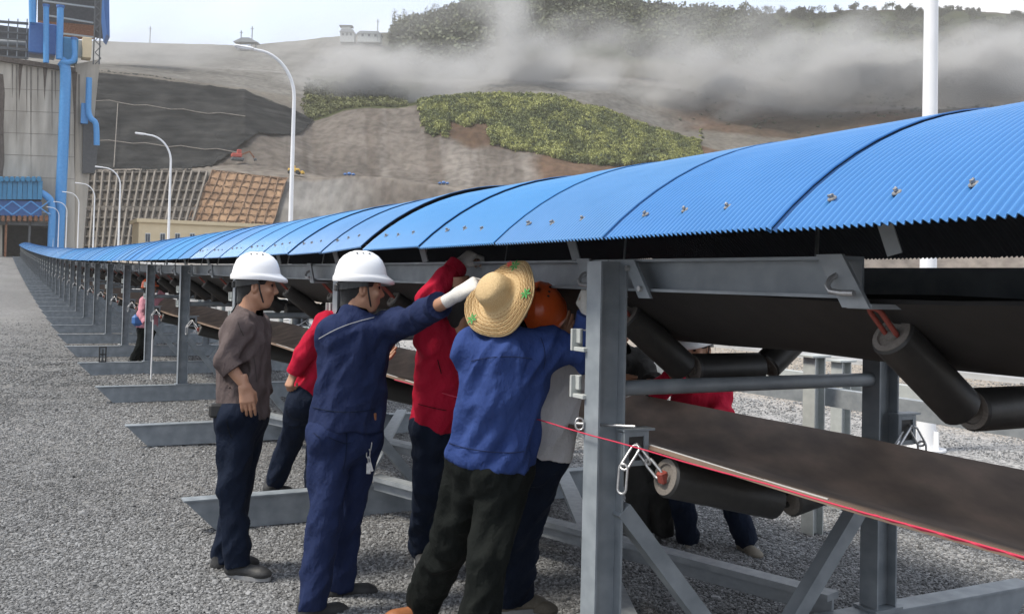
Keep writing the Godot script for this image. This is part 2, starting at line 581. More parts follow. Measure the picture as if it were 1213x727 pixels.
	for q in [["navy_cloth", Color(0.012, 0.019, 0.054), Color(0.023, 0.033, 0.083)], ["navy_trouser", Color(0.013, 0.021, 0.060), Color(0.023, 0.034, 0.088)], ["blue_cloth", Color(0.024, 0.044, 0.145), Color(0.038, 0.068, 0.205)], ["red_cloth", Color(0.33, 0.008, 0.026), Color(0.46, 0.015, 0.045)], ["taupe_cloth", Color(0.085, 0.066, 0.064), Color(0.125, 0.1, 0.096)], ["dark_navy_cloth", Color(0.006, 0.010, 0.021), Color(0.013, 0.019, 0.036)], ["black_cloth", Color(0.006, 0.0075, 0.007), Color(0.014, 0.016, 0.0145)], ["white_cloth", Color(0.55, 0.54, 0.55), Color(0.68, 0.67, 0.68)], ["grey_cloth", Color(0.028, 0.028, 0.026), Color(0.05, 0.048, 0.045)], ["pink_cloth", Color(0.5, 0.22, 0.27), Color(0.6, 0.29, 0.34)]]:
		mat(q[0], q[1], q[2], 0.85, 0.62, 0.02, 0.85, {bump = crease, world = false, size = 256, scale = Vector3(1.25, 0.75, 1.25)})
		M[q[0]].metallic_specular = 0.22
	mat("skin", Color(0.36, 0.185, 0.11), Color(0.45, 0.245, 0.155), 0.5, 0.25, 0.02, 0.0, {world = false, size = 256})
	mat("hair", g3(0.008), g3(0.018), 0.5, 0.05, 0.05, 0.15, {world = false, size = 256, bump = weave})
	mat("eye_white", Color(0.03, 0.02, 0.015), Color(0.03, 0.02, 0.015), 0.15)
	mat("glove", Color(0.52, 0.50, 0.46), Color(0.70, 0.68, 0.64), 0.9, 0.06, 0.03, 0.1, {world = false, size = 256, bump = weave})
	mat("white_helmet", g3(0.76), g3(0.80), 0.3, 1.0, 0.01, 0.0, {world = false, size = 256})
	mat("orange_helmet", Color(0.78, 0.11, 0.02), Color(0.88, 0.15, 0.03), 0.3, 0.2, 0.03, 0.0, {world = false, size = 256})
	mat("straw", Color(0.30, 0.17, 0.055), Color(0.86, 0.70, 0.44), 0.8, 0.10, 0.045, 0.25, {world = false, size = 512, scale = Vector3(1, 2.2, 1), bump = grey_tex(0.05, FastNoiseLite.TYPE_CELLULAR, 1, 512, 30)})
	mat("straw_dark", Color(0.22, 0.12, 0.04), Color(0.60, 0.42, 0.20), 0.8, 0.08, 0.05, 0.1, {world = false, size = 256, seed = 33, bump = weave})
	mat("leather_brown", Color(0.22, 0.08, 0.03), Color(0.34, 0.14, 0.06), 0.5, 0.1, 0.02, 0.0, {world = false, size = 256})
	mat("shoe_dark", g3(0.02), g3(0.045), 0.6, 0.1, 0.02, 0.0, {world = false, size = 256})
	mat("shoe_tan", Color(0.11, 0.095, 0.07), Color(0.18, 0.155, 0.12), 0.7, 0.1, 0.02, 0.0, {world = false, size = 256})
	mat("sole", g3(0.25), g3(0.3), 0.8, 0.1, 0.02, 0.0, {world = false, size = 128})
	mat("print_green", Color(0.03, 0.22, 0.05), Color(0.03, 0.22, 0.05), 0.8)
	mat("print_red", Color(0.55, 0.03, 0.03), Color(0.55, 0.03, 0.03), 0.8)
	mat("machine_red", Color(0.4, 0.06, 0.04), Color(0.5, 0.1, 0.07), 0.5, 2.0, 0.02)
	mat("machine_yellow", Color(0.6, 0.36, 0.04), Color(0.7, 0.45, 0.07), 0.5, 2.0, 0.02)

# ---------------------------------------------------------------- ground
var gn := FastNoiseLite.new()
var gn2 := FastNoiseLite.new()

func ground_bump(d: float, t: float) -> float:
	return 0.022 * gn.get_noise_2d(d * 1.4, t) + 0.03 * gn2.get_noise_2d(d, t) - 0.006

func build_ground() -> void:
	gn.frequency = 0.5; gn.fractal_octaves = 4; gn.seed = 31
	gn2.frequency = 0.11; gn2.fractal_octaves = 3; gn2.seed = 32
	var ds := []
	var d := -70.0
	while d < 130.0:
		ds.append(d)
		d += 0.16 if d > -6.0 and d < 7.0 else (0.8 if absf(d) < 20.0 else 5.0)
	var ts := []
	var t := -12.0
	while t < 240.0:
		ts.append(t)
		t += 0.16 if t > 2.0 and t < 13.0 else (0.6 if t > 1.0 and t < 40.0 else 4.0)
	var n := gn
	var n2 := gn2
	var pts := PackedVector3Array()
	var cols := PackedColorArray()
	for tt in ts:
		for dd in ds:
			var p := loc(dd, 0, tt)
			var k := n.get_noise_2d(dd * 1.4, tt)
			p.y += ground_bump(dd, tt)
			pts.append(p)
			var b := 0.215 + 0.05 * k + 0.05 * n2.get_noise_2d(dd + 50.0, tt)
			var c := Color(b, b * 0.985, b * 0.965)
			var mud := smoothstep(0.12, 0.45, n2.get_noise_2d(dd * 1.6 - 90.0, tt * 0.5)) * smoothstep(0.8, -0.5, dd)
			c = c.lerp(Color(0.29, 0.28, 0.26), mud * 0.4)
			var tan_ := smoothstep(8.0, 10.5, dd + 3.0 * n.get_noise_2d(dd * 0.4, tt * 0.3)) * smoothstep(30.0, 16.0, dd)
			c = c.lerp(Color(0.44, 0.375, 0.30), tan_ * 0.85)
			if dd > 4.0 and dd < 9.5: c = c.lerp(Color(0.42, 0.41, 0.40), 0.8)
			cols.append(c)
	var mb := MB.new()
	mb.grid(pts, ds.size(), ts.size(), cols, false)
	setting("ground", mb, M.gravel)
	# concrete road on the far side
	mb = MB.new()
	pts = PackedVector3Array()
	for q in [[16.0, -0.2], [16.0, 0.08], [20.4, 0.1], [20.4, -0.2]]:
		for i in 60: pts.append(loc(q[0], q[1], -10.0 + i * 4.0))
	mb.grid(pts, 60, 4, PackedColorArray(), true)
	setting("road", mb, M.road_concrete)

func build_gravel() -> void:
	var mb := MB.new()
	var r := RandomNumberGenerator.new()
	r.seed = 5
	var ico := SphereMesh.new()
	ico.radius = 1.0; ico.height = 2.0; ico.radial_segments = 5; ico.rings = 2
	var a := ico.get_mesh_arrays()
	var vs: PackedVector3Array = a[Mesh.ARRAY_VERTEX]
	var ix: PackedInt32Array = a[Mesh.ARRAY_INDEX]
	var jit := {}
	for i in vs.size():
		var key := vs[i].snapped(Vector3.ONE * 0.01)
		if not jit.has(key): jit[key] = r.randf_range(0.75, 1.2)
		vs[i] *= jit[key]
	for i in range(0, ix.size(), 3): mb.poly([vs[ix[i]], vs[ix[i + 1]], vs[ix[i + 2]]], Vector3.ZERO)
	var mm := MultiMesh.new()
	mm.transform_format = MultiMesh.TRANSFORM_3D
	mm.use_colors = true
	mm.mesh = mb.mesh()
	var xs := []
	var n := FastNoiseLite.new()
	n.frequency = 0.9; n.seed = 3
	while xs.size() < 360000:
		var u := r.randf()
		var z := 4.3 * pow(30.0 / 4.3, pow(u, 1.15))
		var x := r.randf_range(-0.58, 0.58) * z
		var dd := cos(TH) * x + sin(TH) * z
		if z > 9.0 and dd > 7.0 and r.randf() < 0.6: continue
		if r.randf() > 0.8 + 0.9 * (n.get_noise_2d(x, z) + 0.3): continue
		if r.randf() < (z - 10.0) / 20.0: continue
		var t := -sin(TH) * x + cos(TH) * z
		var s := (0.0045 + 0.0068 * pow(r.randf(), 2.0)) * clampf(z / 9.0, 1.0, 1.7)
		if r.randf() < 0.006: s *= r.randf_range(1.5, 2.6)
		var b := Basis.from_euler(Vector3(r.randf() * TAU, r.randf() * TAU, r.randf() * TAU)).scaled(Vector3(s * r.randf_range(0.8, 1.3), s * r.randf_range(0.5, 0.9), s))
		var p := Vector3(x, rise(t) + ground_bump(dd, t) + s * 0.25, -z)
		var tone := 1.0 + 0.22 * gn.get_noise_2d(dd * 0.7, t * 0.5) + 0.30 * gn2.get_noise_2d(dd * 1.8 + 20.0, t * 0.6)
		tone += 0.25 * smoothstep(0.25, 0.0, absf(dd + 0.35 + 0.4 * gn2.get_noise_1d(t * 2.0))) + 0.2 * smoothstep(4.0, 7.0, dd)
		xs.append([Transform3D(b, p), pow(r.randf(), 1.4), tone])
	mm.instance_count = xs.size()
	for i in xs.size():
		mm.set_instance_transform(i, xs[i][0])
		var g: float = lerpf(0.085, 0.315, xs[i][1]) * xs[i][2]
		mm.set_instance_color(i, Color(g * 0.985, g * 0.995, g))
	var o := MultiMeshInstance3D.new()
	o.name = "gravel"
	o.multimesh = mm
	o.material_override = M.stone
	add_child(o)
	tag(o, "loose grey crushed stone covering the yard ground", "gravel")
	o.set_meta("kind", "stuff")

# ---------------------------------------------------------------- hills and slopes
const TX := [-420.0, -100.0, 0.0, 93.0, 115.0, 180.0, 245.0, 290.0, 340.0, 370.0, 400.0, 440.0, 500.0, 560.0, 640.0, 720.0, 800.0, 860.0, 930.0, 1000.0, 1090.0, 1213.0, 1400.0, 1650.0]
const TROW := [
	[[330, 178], [330, 178], [330, 178], [325, 178], [324, 178], [322, 178], [322, 178], [322, 178], [322, 178], [322, 178], [322, 178], [324, 178], [326, 178], [328, 178], [330, 178], [332, 176], [334, 174], [335, 172], [336, 170], [337, 168], [340, 166], [342, 160], [345, 150], [350, 140]],
	[[203, 196], [203, 196], [203, 196], [203, 196], [203, 196], [202, 196], [200, 196], [204, 196], [210, 197], [213, 198], [215, 198], [217, 199], [222, 200], [225, 201], [228, 202], [225, 202], [221, 202], [219, 202], [217, 202], [215, 202], [205, 202], [195, 200], [180, 190], [160, 180]],
	[[201, 206], [201, 206], [201, 206], [201, 206], [201, 206], [200, 206], [196, 206], [193, 208], [200, 209], [206, 210], [211, 210], [214, 211], [219, 212], [222, 213], [226, 214], [223, 214], [219, 214], [217, 214], [215, 214], [213, 214], [203, 214], [193, 212], [178, 205], [158, 200]],
	[[70, 240], [78, 240], [80, 240], [83, 240], [85, 240], [92, 242], [101, 244], [107, 246], [127, 252], [140, 256], [129, 260], [124, 262], [121, 265], [118, 268], [121, 272], [134, 272], [163, 268], [180, 262], [184, 258], [182, 256], [175, 254], [165, 250], [150, 245], [130, 240]],
	[[66, 275], [74, 275], [76, 275], [80, 275], [82, 275], [89, 278], [98, 280], [103, 284], [112, 292], [117, 296], [118, 298], [117, 300], [115, 305], [113, 308], [116, 312], [128, 312], [150, 312], [160, 312], [163, 310], [162, 308], [158, 305], [150, 300], [140, 290], [120, 280]],
	[[62, 320], [70, 320], [70, 320], [72, 320], [73, 322], [76, 325], [80, 328], [82, 330], [86, 335], [88, 338], [90, 340], [93, 342], [98, 345], [97, 345], [93, 348], [96, 350], [103, 352], [118, 352], [129, 350], [133, 348], [131, 345], [126, 340], [115, 330], [100, 320]],
	[[61, 332], [69, 332], [69, 332], [71, 332], [72, 334], [75, 337], [79, 340], [81, 342], [84, 348], [86, 350], [88, 355], [91, 358], [96, 362], [95, 364], [90, 368], [92, 372], [99, 376], [113, 378], [124, 376], [127, 374], [125, 370], [120, 365], [110, 355], [95, 345]],
	[[60, 400], [54, 400], [50, 400], [48, 400], [48, 402], [50, 406], [52, 410], [54, 412], [49, 418], [47, 420], [42, 424], [38, 430], [40, 440], [12, 455], [-2, 470], [4, 480], [25, 490], [20, 490], [15, 490], [11, 485], [10, 480], [17, 470], [25, 450], [40, 430]],
	[[100, 520], [94, 520], [90, 520], [88, 520], [88, 522], [90, 526], [92, 530], [94, 532], [89, 538], [87, 540], [82, 544], [78, 550], [80, 560], [62, 575], [48, 590], [54, 600], [65, 610], [60, 610], [55, 610], [51, 605], [50, 600], [57, 590], [65, 570], [80, 550]]]
var soft := FastNoiseLite.new()

func tcol(x: float) -> Array:      # the row points of one line of sight: Vector2(height in the picture, distance)
	var i := 0
	while i < TX.size() - 2 and x > TX[i + 1]: i += 1
	var f: float = clampf((x - TX[i]) / (TX[i + 1] - TX[i]), 0.0, 1.0)
	var out := []
	for r in TROW: out.append(Vector2(lerpf(r[i][0], r[i + 1][0], f), lerpf(r[i][1], r[i + 1][1], f)))
	return out

func wild(p: Vector3, x: float) -> Vector3:   # natural unevenness, less on the engineered slopes at the left
	var w := 0.25 + 0.75 * smoothstep(345.0, 400.0, x)
	return Vector3(0, 2.6 * w * soft.get_noise_3dv(p * Vector3(1, 0.6, 1)), 0) + Vector3(0.9, 0, 0.9) * w * soft.get_noise_3dv(p * 3.1 + Vector3(99, 0, 0)) + Vector3(0, 0.08, 0.16) * w * (0.5 - absf(soft.get_noise_3dv(p * Vector3(9.0, 1.4, 1.4))) * 3.0)

func slope_at(x: float, y: float, out_ := 0.0) -> Vector3:
	var c := tcol(x)
	for s in range(c.size() - 2, -1, -1):
		var a: Vector2 = c[s]; var b: Vector2 = c[s + 1]
		if y <= a.y + 0.0 and false: pass
		if y <= a.x and y >= b.x and s < 7:
			var f := (a.x - y) / maxf(a.x - b.x, 0.01)
			var p := at(x, y, lerpf(a.y, b.y, f) - out_)
			return p + wild(p, x)
	return at(x, y, 400.0)

func ground_tint(x: float, y: float, s: int, f: float, p: Vector3) -> Color:
	var k := soft.get_noise_3dv(p * 0.8)
	var k2 := soft.get_noise_3dv(p * 4.0 + Vector3(40, 0, 0))
	var c := Color(0.25, 0.23, 0.205)
	if s <= 1:
		c = Color(0.30, 0.275, 0.245).lerp(Color(0.38, 0.365, 0.345), smoothstep(325.0, 350.0, x)).lerp(Color(0.27, 0.235, 0.205), smoothstep(395.0, 455.0, x + 70.0 * k))
		if s == 1: c = Color(0.29, 0.255, 0.22)
	elif s == 2:
		c = Color(0.225, 0.197, 0.172)
		c = c.lerp(Color(0.31, 0.28, 0.25), 0.8 * smoothstep(0.0, 0.35, soft.get_noise_2d(x * 0.9 + f * 14.0, f * 9.0)))
		c = c.lerp(Color(0.15, 0.125, 0.105), 0.6 * smoothstep(0.08, 0.3, soft.get_noise_2d(x * 1.5 + 300.0 + f * 10.0, f * 5.0)))
		var low := green_edge(x) + 4.0 * k2
		if x > 497.0 and y < low and not (x > 525.0 + 9.0 * k and x < 585.0 + 9.0 * k and y > 146.0 + 20.0 * k): c = Color(0.085, 0.10, 0.03)
		else: c = c.lerp(Color(0.16, 0.105, 0.072), maxf(smoothstep(632.0, 660.0, x + 60.0 * k), smoothstep(low + 10.0, low + 2.0, y) * smoothstep(505.0, 520.0, x)))
	elif s == 3:
		c = Color(0.22, 0.2, 0.17)
		if x > 365.0 and x < 500.0: c = Color(0.08, 0.09, 0.035)
	elif s == 4 or s == 5:
		c = Color(0.235, 0.225, 0.205)
		if x > 370.0 and x < 500.0: c = Color(0.085, 0.095, 0.05).lerp(c, 0.25)
		c = c.lerp(Color(0.185, 0.12, 0.085).lerp(Color(0.12, 0.09, 0.065), smoothstep(-0.1, 0.3, k)), smoothstep(755.0, 850.0, x + 120.0 * k))
		if s == 5: c = c.lerp(Color(0.38, 0.36, 0.34), 0.5)
	else:
		c = Color(0.255, 0.245, 0.225)
		c = c.lerp(Color(0.06, 0.07, 0.035), smoothstep(440.0, 470.0, x))
		if x > 560.0 and f < 0.35: c = c.lerp(Color(0.14, 0.13, 0.105), smoothstep(0.35, 0.25, f))
		if x > 830.0: c = Color(0.155, 0.135, 0.11).lerp(Color(0.075, 0.085, 0.045), smoothstep(0.35, 0.75, f + 0.5 * k))
	return c * 0.60 * (1.0 + 0.45 * k + 0.35 * k2)

func green_edge(x: float) -> float:
	var e := [[497, 120], [505, 152], [525, 157], [560, 168], [600, 170], [640, 184], [690, 192], [740, 186], [790, 184], [830, 190]]
	for i in e.size() - 1:
		if x <= e[i + 1][0]: return lerpf(e[i][1], e[i + 1][1], clampf((x - e[i][0]) / float(e[i + 1][0] - e[i][0]), 0.0, 1.0))
	return 150.0

func build_terrain() -> void:
	soft.frequency = 0.02; soft.fractal_octaves = 4; soft.seed = 77
	var steps := [24, 4, 44, 6, 34, 4, 44, 6]
	var nx := 720
	var rows := 1
	for s in steps: rows += s
	var pts := PackedVector3Array(); pts.resize(nx * rows)
	var cols := PackedColorArray(); cols.resize(nx * rows)
	for i in nx:
		var x := -260.0 + 1760.0 * i / (nx - 1)
		var c := tcol(x)
		var j := 0
		for s in steps.size():
			for q in steps[s] + (1 if s == 7 else 0):
				var f: float = float(q) / steps[s]
				var y := lerpf(c[s].x, c[s + 1].x, f)
				var p := at(x, y, lerpf(c[s].y, c[s + 1].y, f))
				pts[j * nx + i] = p + wild(p, x)
				cols[j * nx + i] = ground_tint(x, y, s, f, p)
				j += 1
	var mb := MB.new()
	mb.grid(pts, nx, rows, cols, false)
	setting("hillside", mb, M.slope)
	build_slopes()
	build_greenery()

func ruled(a: Vector2, b: Vector2, c: Vector2, d: Vector2, u: float, v: float) -> Vector3:   # a b along the top, c d along the bottom
	var q := a.lerp(b, u).lerp(c.lerp(d, u), v)
	return slope_at(q.x, q.y, 0.6)

func border(e: Array, x: float) -> float:
	for i in e.size() - 1:
		if x <= e[i + 1][0]: return lerpf(e[i][1], e[i + 1][1], (x - e[i][0]) / float(e[i + 1][0] - e[i][0]))
	return e[-1][1]

func build_slopes() -> void:
	# black netting draped over the cut slope
	var top := [[96, 80], [115, 84], [180, 91], [290, 106], [305, 112], [372, 139]]
	var bot := [[96, 203], [115, 203], [205, 204], [250, 196], [292, 168], [305, 158], [340, 160], [356, 158], [372, 141]]
	var nx := 150
	var ny := 60
	var pts := PackedVector3Array()
	var nz := FastNoiseLite.new()
	nz.frequency = 0.09; nz.seed = 5; nz.fractal_octaves = 4
	for j in ny:
		for i in nx:
			var x := 96.0 + 276.0 * i / (nx - 1)
			var y0: float = border(top, x) + 0.8 * nz.get_noise_1d(x * 3.0)
			var y1: float = border(bot, x) + 2.5 * nz.get_noise_1d(x * 2.0 + 70.0)
			var y := lerpf(y0, y1, float(j) / (ny - 1))
			var p := slope_at(x, y, 1.4)
			p += Vector3(0, 0.25, 0.8) * nz.get_noise_3d(p.x * 0.7, p.y * 5.0, 0.0)
			p += Vector3(0, 0, 1.2) * maxf(0.0, 1.0 - absf(x - 292.0) / 12.0)
			pts.append(p)
	var mb := MB.new()
	mb.grid(pts, nx, ny, PackedColorArray(), true)
	var net := thing("netting", "black protective netting draped over the cut slope behind the lamps", "netting")
	part("sheet", mb, M.netting, net)
	for q in [[[100, 118], [290, 138]], [[100, 164], [285, 180]]]:
		mb = MB.new()
		var path := []
		for k in 14:
			var x := lerpf(q[0][0], q[1][0], k / 13.0)
			path.append(slope_at(x, lerpf(q[0][1], q[1][1], k / 13.0) + 1.2 * sin(k * 2.1), 2.4))
		mb.tube(path, 0.12, 5)
		part("cable", mb, M.lattice_concrete, net)
	mb = MB.new()
	mb.tube([slope_at(134, 199, 2.0), slope_at(139, 122, 2.0)], 0.1, 5)
	part("hanging_rope", mb, M.lattice_concrete, net)
	# concrete lattice with soil in its cells
	var A := Vector2(88, 206); var B := Vector2(246, 204); var C := Vector2(84, 312); var D := Vector2(214, 312)
	var lat := thing("lattice_slope", "grey concrete lattice of square cells protecting the slope behind the lamp posts", "retaining wall")
	var mid := 0.34
	mb = MB.new()
	pts = PackedVector3Array()
	for j in 20:
		for i in 30: pts.append(ruled(A, B, C, D, i / 29.0, j / 19.0) + Vector3(0, 0, 0.1 + 0.25 * nz.get_noise_2d(i * 8.0, j * 8.0)))
	mb.grid(pts, 30, 20, PackedColorArray(), true)
	part("soil_face", mb, M.lattice_soil, lat)
	var w := Vector3(0, 0, 1)
	for i in 19:
		mb = MB.new()
		var u := i / 18.0
		for j in 6: mb.beam(ruled(A, B, C, D, u, j / 6.0) + w * (0.55 + 0.05 * nz.get_noise_2d(i * 20.0, j * 9.0)), ruled(A, B, C, D, u, (j + 1) / 6.0) + w * 0.55, 0.32, 0.7, w)
		part("rib", mb, M.lattice_concrete, lat)
	for j in 11:
		mb = MB.new()
		var v := j / 10.0
		for i in 5: mb.beam(ruled(A, B, C, D, i / 5.0, v) + w * (0.5 + 0.05 * nz.get_noise_2d(i * 9.0 + 50.0, j * 20.0)), ruled(A, B, C, D, (i + 1) / 5.0, v) + w * 0.5, (0.9 if j == 4 else 0.3), 0.66, w)
		part("cross_rib", mb, M.lattice_concrete, lat)
	# orange earth slope with thin ribs
	A = Vector2(252, 201.5); B = Vector2(341, 211); C = Vector2(205, 300); D = Vector2(312, 300)
	var ora := thing("orange_slope", "orange brown earth slope with a thin ribbed net above the yellow building", "retaining wall")
	mb = MB.new()
	pts = PackedVector3Array()
	for j in 30:
		for i in 36: pts.append(ruled(A, B, C, D, i / 35.0, j / 29.0) + Vector3(0, 0, 0.25 + 0.5 * nz.get_noise_2d(i * 5.0, j * 5.0 + 300.0)))
	mb.grid(pts, 36, 30, PackedColorArray(), true)
	part("earth_face", mb, M.orange_soil, ora)
	for i in 10:
		mb = MB.new()
		for j in 8: mb.beam(ruled(A, B, C, D, (i + 0.3 * nz.get_noise_2d(i * 30.0, j * 11.0)) / 9.0, j / 8.0) + w * 0.5, ruled(A, B, C, D, (i + 0.3 * nz.get_noise_2d(i * 30.0, j * 11.0 + 11.0)) / 9.0, (j + 1) / 8.0) + w * 0.5, 0.11, 0.26, w)
		part("rib", mb, M.orange_rib, ora)
	for j in 13:
		mb = MB.new()
		for i in 8: mb.beam(ruled(A, B, C, D, i / 8.0, (j + 0.3 * nz.get_noise_2d(i * 11.0, j * 30.0)) / 12.0) + w * 0.5, ruled(A, B, C, D, (i + 1) / 8.0, (j + 0.3 * nz.get_noise_2d(i * 11.0 + 11.0, j * 30.0)) / 12.0) + w * 0.5, 0.10, 0.26, w)
		part("cross_rib", mb, M.orange_rib, ora)
	# machines and heaps on the bench
	var p := slope_at(281, 190, 2.5)
	var ex := thing("excavator", "small red excavator working at the foot of the netted slope", "excavator", Transform3D(Basis(Vector3.UP, 0.4).scaled(Vector3.ONE * 0.8), p))
	mb = MB.new(); mb.box(Vector3(0, 0.45, 0.8), Vector3(3.2, 0.8, 0.6), Basis(), 0.15); mb.box(Vector3(0, 0.45, -0.8), Vector3(3.2, 0.8, 0.6), Basis(), 0.15); part("track", mb, M.dark_steel, ex)
	mb = MB.new(); mb.box(Vector3(-0.3, 1.4, 0), Vector3(2.6, 1.0, 2.0), Basis(), 0.15); part("body", mb, M.machine_red, ex)
	mb = MB.new(); mb.box(Vector3(0.3, 2.3, 0.4), Vector3(1.1, 1.2, 1.0), Basis(), 0.1); part("cab", mb, M.machine_red, ex)
	mb = MB.new(); mb.beam(Vector3(0.8, 1.6, -0.2), Vector3(3.0, 2.7, -0.2), 0.35, 0.45); mb.beam(Vector3(3.0, 2.7, -0.2), Vector3(4.4, 1.0, -0.2), 0.3, 0.35); part("arm", mb, M.rust, ex)
	mb = MB.new(); mb.box(Vector3(4.5, 0.7, -0.2), Vector3(0.7, 0.8, 0.9), Basis(Vector3.BACK, 0.4), 0.1); part("bucket", mb, M.dark_steel, ex)
	p = slope_at(350, 207, 2.0)
	var ye := thing("loader", "small yellow loader standing on the bench beside the lamp pole", "loader", Transform3D(Basis.from_scale(Vector3.ONE * 0.7), p))
	mb = MB.new(); mb.box(Vector3(-0.5, 1.2, 0), Vector3(3.2, 1.0, 1.8), Basis(), 0.15); part("body", mb, M.machine_yellow, ye)
	mb = MB.new(); mb.box(Vector3(-0.8, 2.1, 0), Vector3(1.2, 1.0, 1.4), Basis(), 0.1); part("cab", mb, M.machine_yellow, ye)
	for q in [-1.5, 0.7]:
		for s in [-0.9, 0.9]:
			mb = MB.new(); mb.tube([Vector3(q, 0.6, s - 0.2), Vector3(q, 0.6, s + 0.2)], 0.6, 12); part("wheel", mb, M.black_plastic, ye)
	mb = MB.new(); mb.box(Vector3(2.0, 0.6, 0), Vector3(0.8, 0.8, 2.0), Basis(Vector3.BACK, 0.3), 0.1); part("bucket", mb, M.machine_yellow, ye)
	for q in [[415, 215, "blue tarpaulin heap lying on the bench above the canopy, left of two"], [523, 220, "two tiny blue covered bundles on the bench, right of two"]]:
		mb = MB.new()
		p = slope_at(q[0], q[1], 1.5)
		for k in 3: mb.box(p + Vector3((k - 1) * 0.8, 0.25 + 0.1 * (k % 2), 0), Vector3(0.9, 0.5 + 0.2 * (k % 2), 0.9), Basis(Vector3.UP, k), 0.3)
		single("tarpaulin_heap", mb, M.box_blue, q[2], "tarpaulin")

func leafy(count: int, rad: Vector3, leaf: float, sd: int, blade := false) -> MB:   # leaves spread through a lumpy volume
	var r := RandomNumberGenerator.new()
	r.seed = sd
	var mb := MB.new()
	var lumps := []
	for i in 5: lumps.append(Vector3(r.randf_range(-0.55, 0.55), r.randf_range(-0.3, 0.6), r.randf_range(-0.55, 0.55)))
	for i in count:
		var lp: Vector3 = lumps[r.randi() % 5]
		var d := Vector3(r.randfn(), r.randfn(), r.randfn()).normalized() * pow(r.randf(), 0.4) * 0.55
		var p := (lp + d) * rad
		var t := Vector3(r.randfn(), r.randfn() * 0.5 + (1.6 if blade else 0.2), r.randfn()).normalized()
		var s := t.cross(Vector3(r.randfn(), r.randfn(), r.randfn())).normalized()
		var l := leaf * r.randf_range(0.6, 1.3)
		var g := r.randf_range(0.6, 1.25)
		mb.col = Color(g, g, g)
		var wd := l * (0.16 if blade else 0.45)
		mb.quad(p - t * l * 0.5, p + s * wd, p + t * l * 0.5, p - s * wd)
	mb.col = Color.WHITE
	return mb

func scatter(called: String, label: String, category: String, meshes: Array, places: Array) -> void:
	for k in meshes.size():
		var mm := MultiMesh.new()
		mm.transform_format = MultiMesh.TRANSFORM_3D
		mm.use_colors = true
		mm.mesh = meshes[k].mesh()
		var mine := []
		for i in range(k, places.size(), meshes.size()): mine.append(places[i])
		mm.instance_count = mine.size()
		for i in mine.size():
			mm.set_instance_transform(i, mine[i][0])
			mm.set_instance_color(i, mine[i][1])
		var o := MultiMeshInstance3D.new()
		o.name = numbered(called)
		o.multimesh = mm
		o.material_override = M.leaf
		add_child(o)
		tag(o, label, category, label)
		o.set_meta("kind", "stuff")

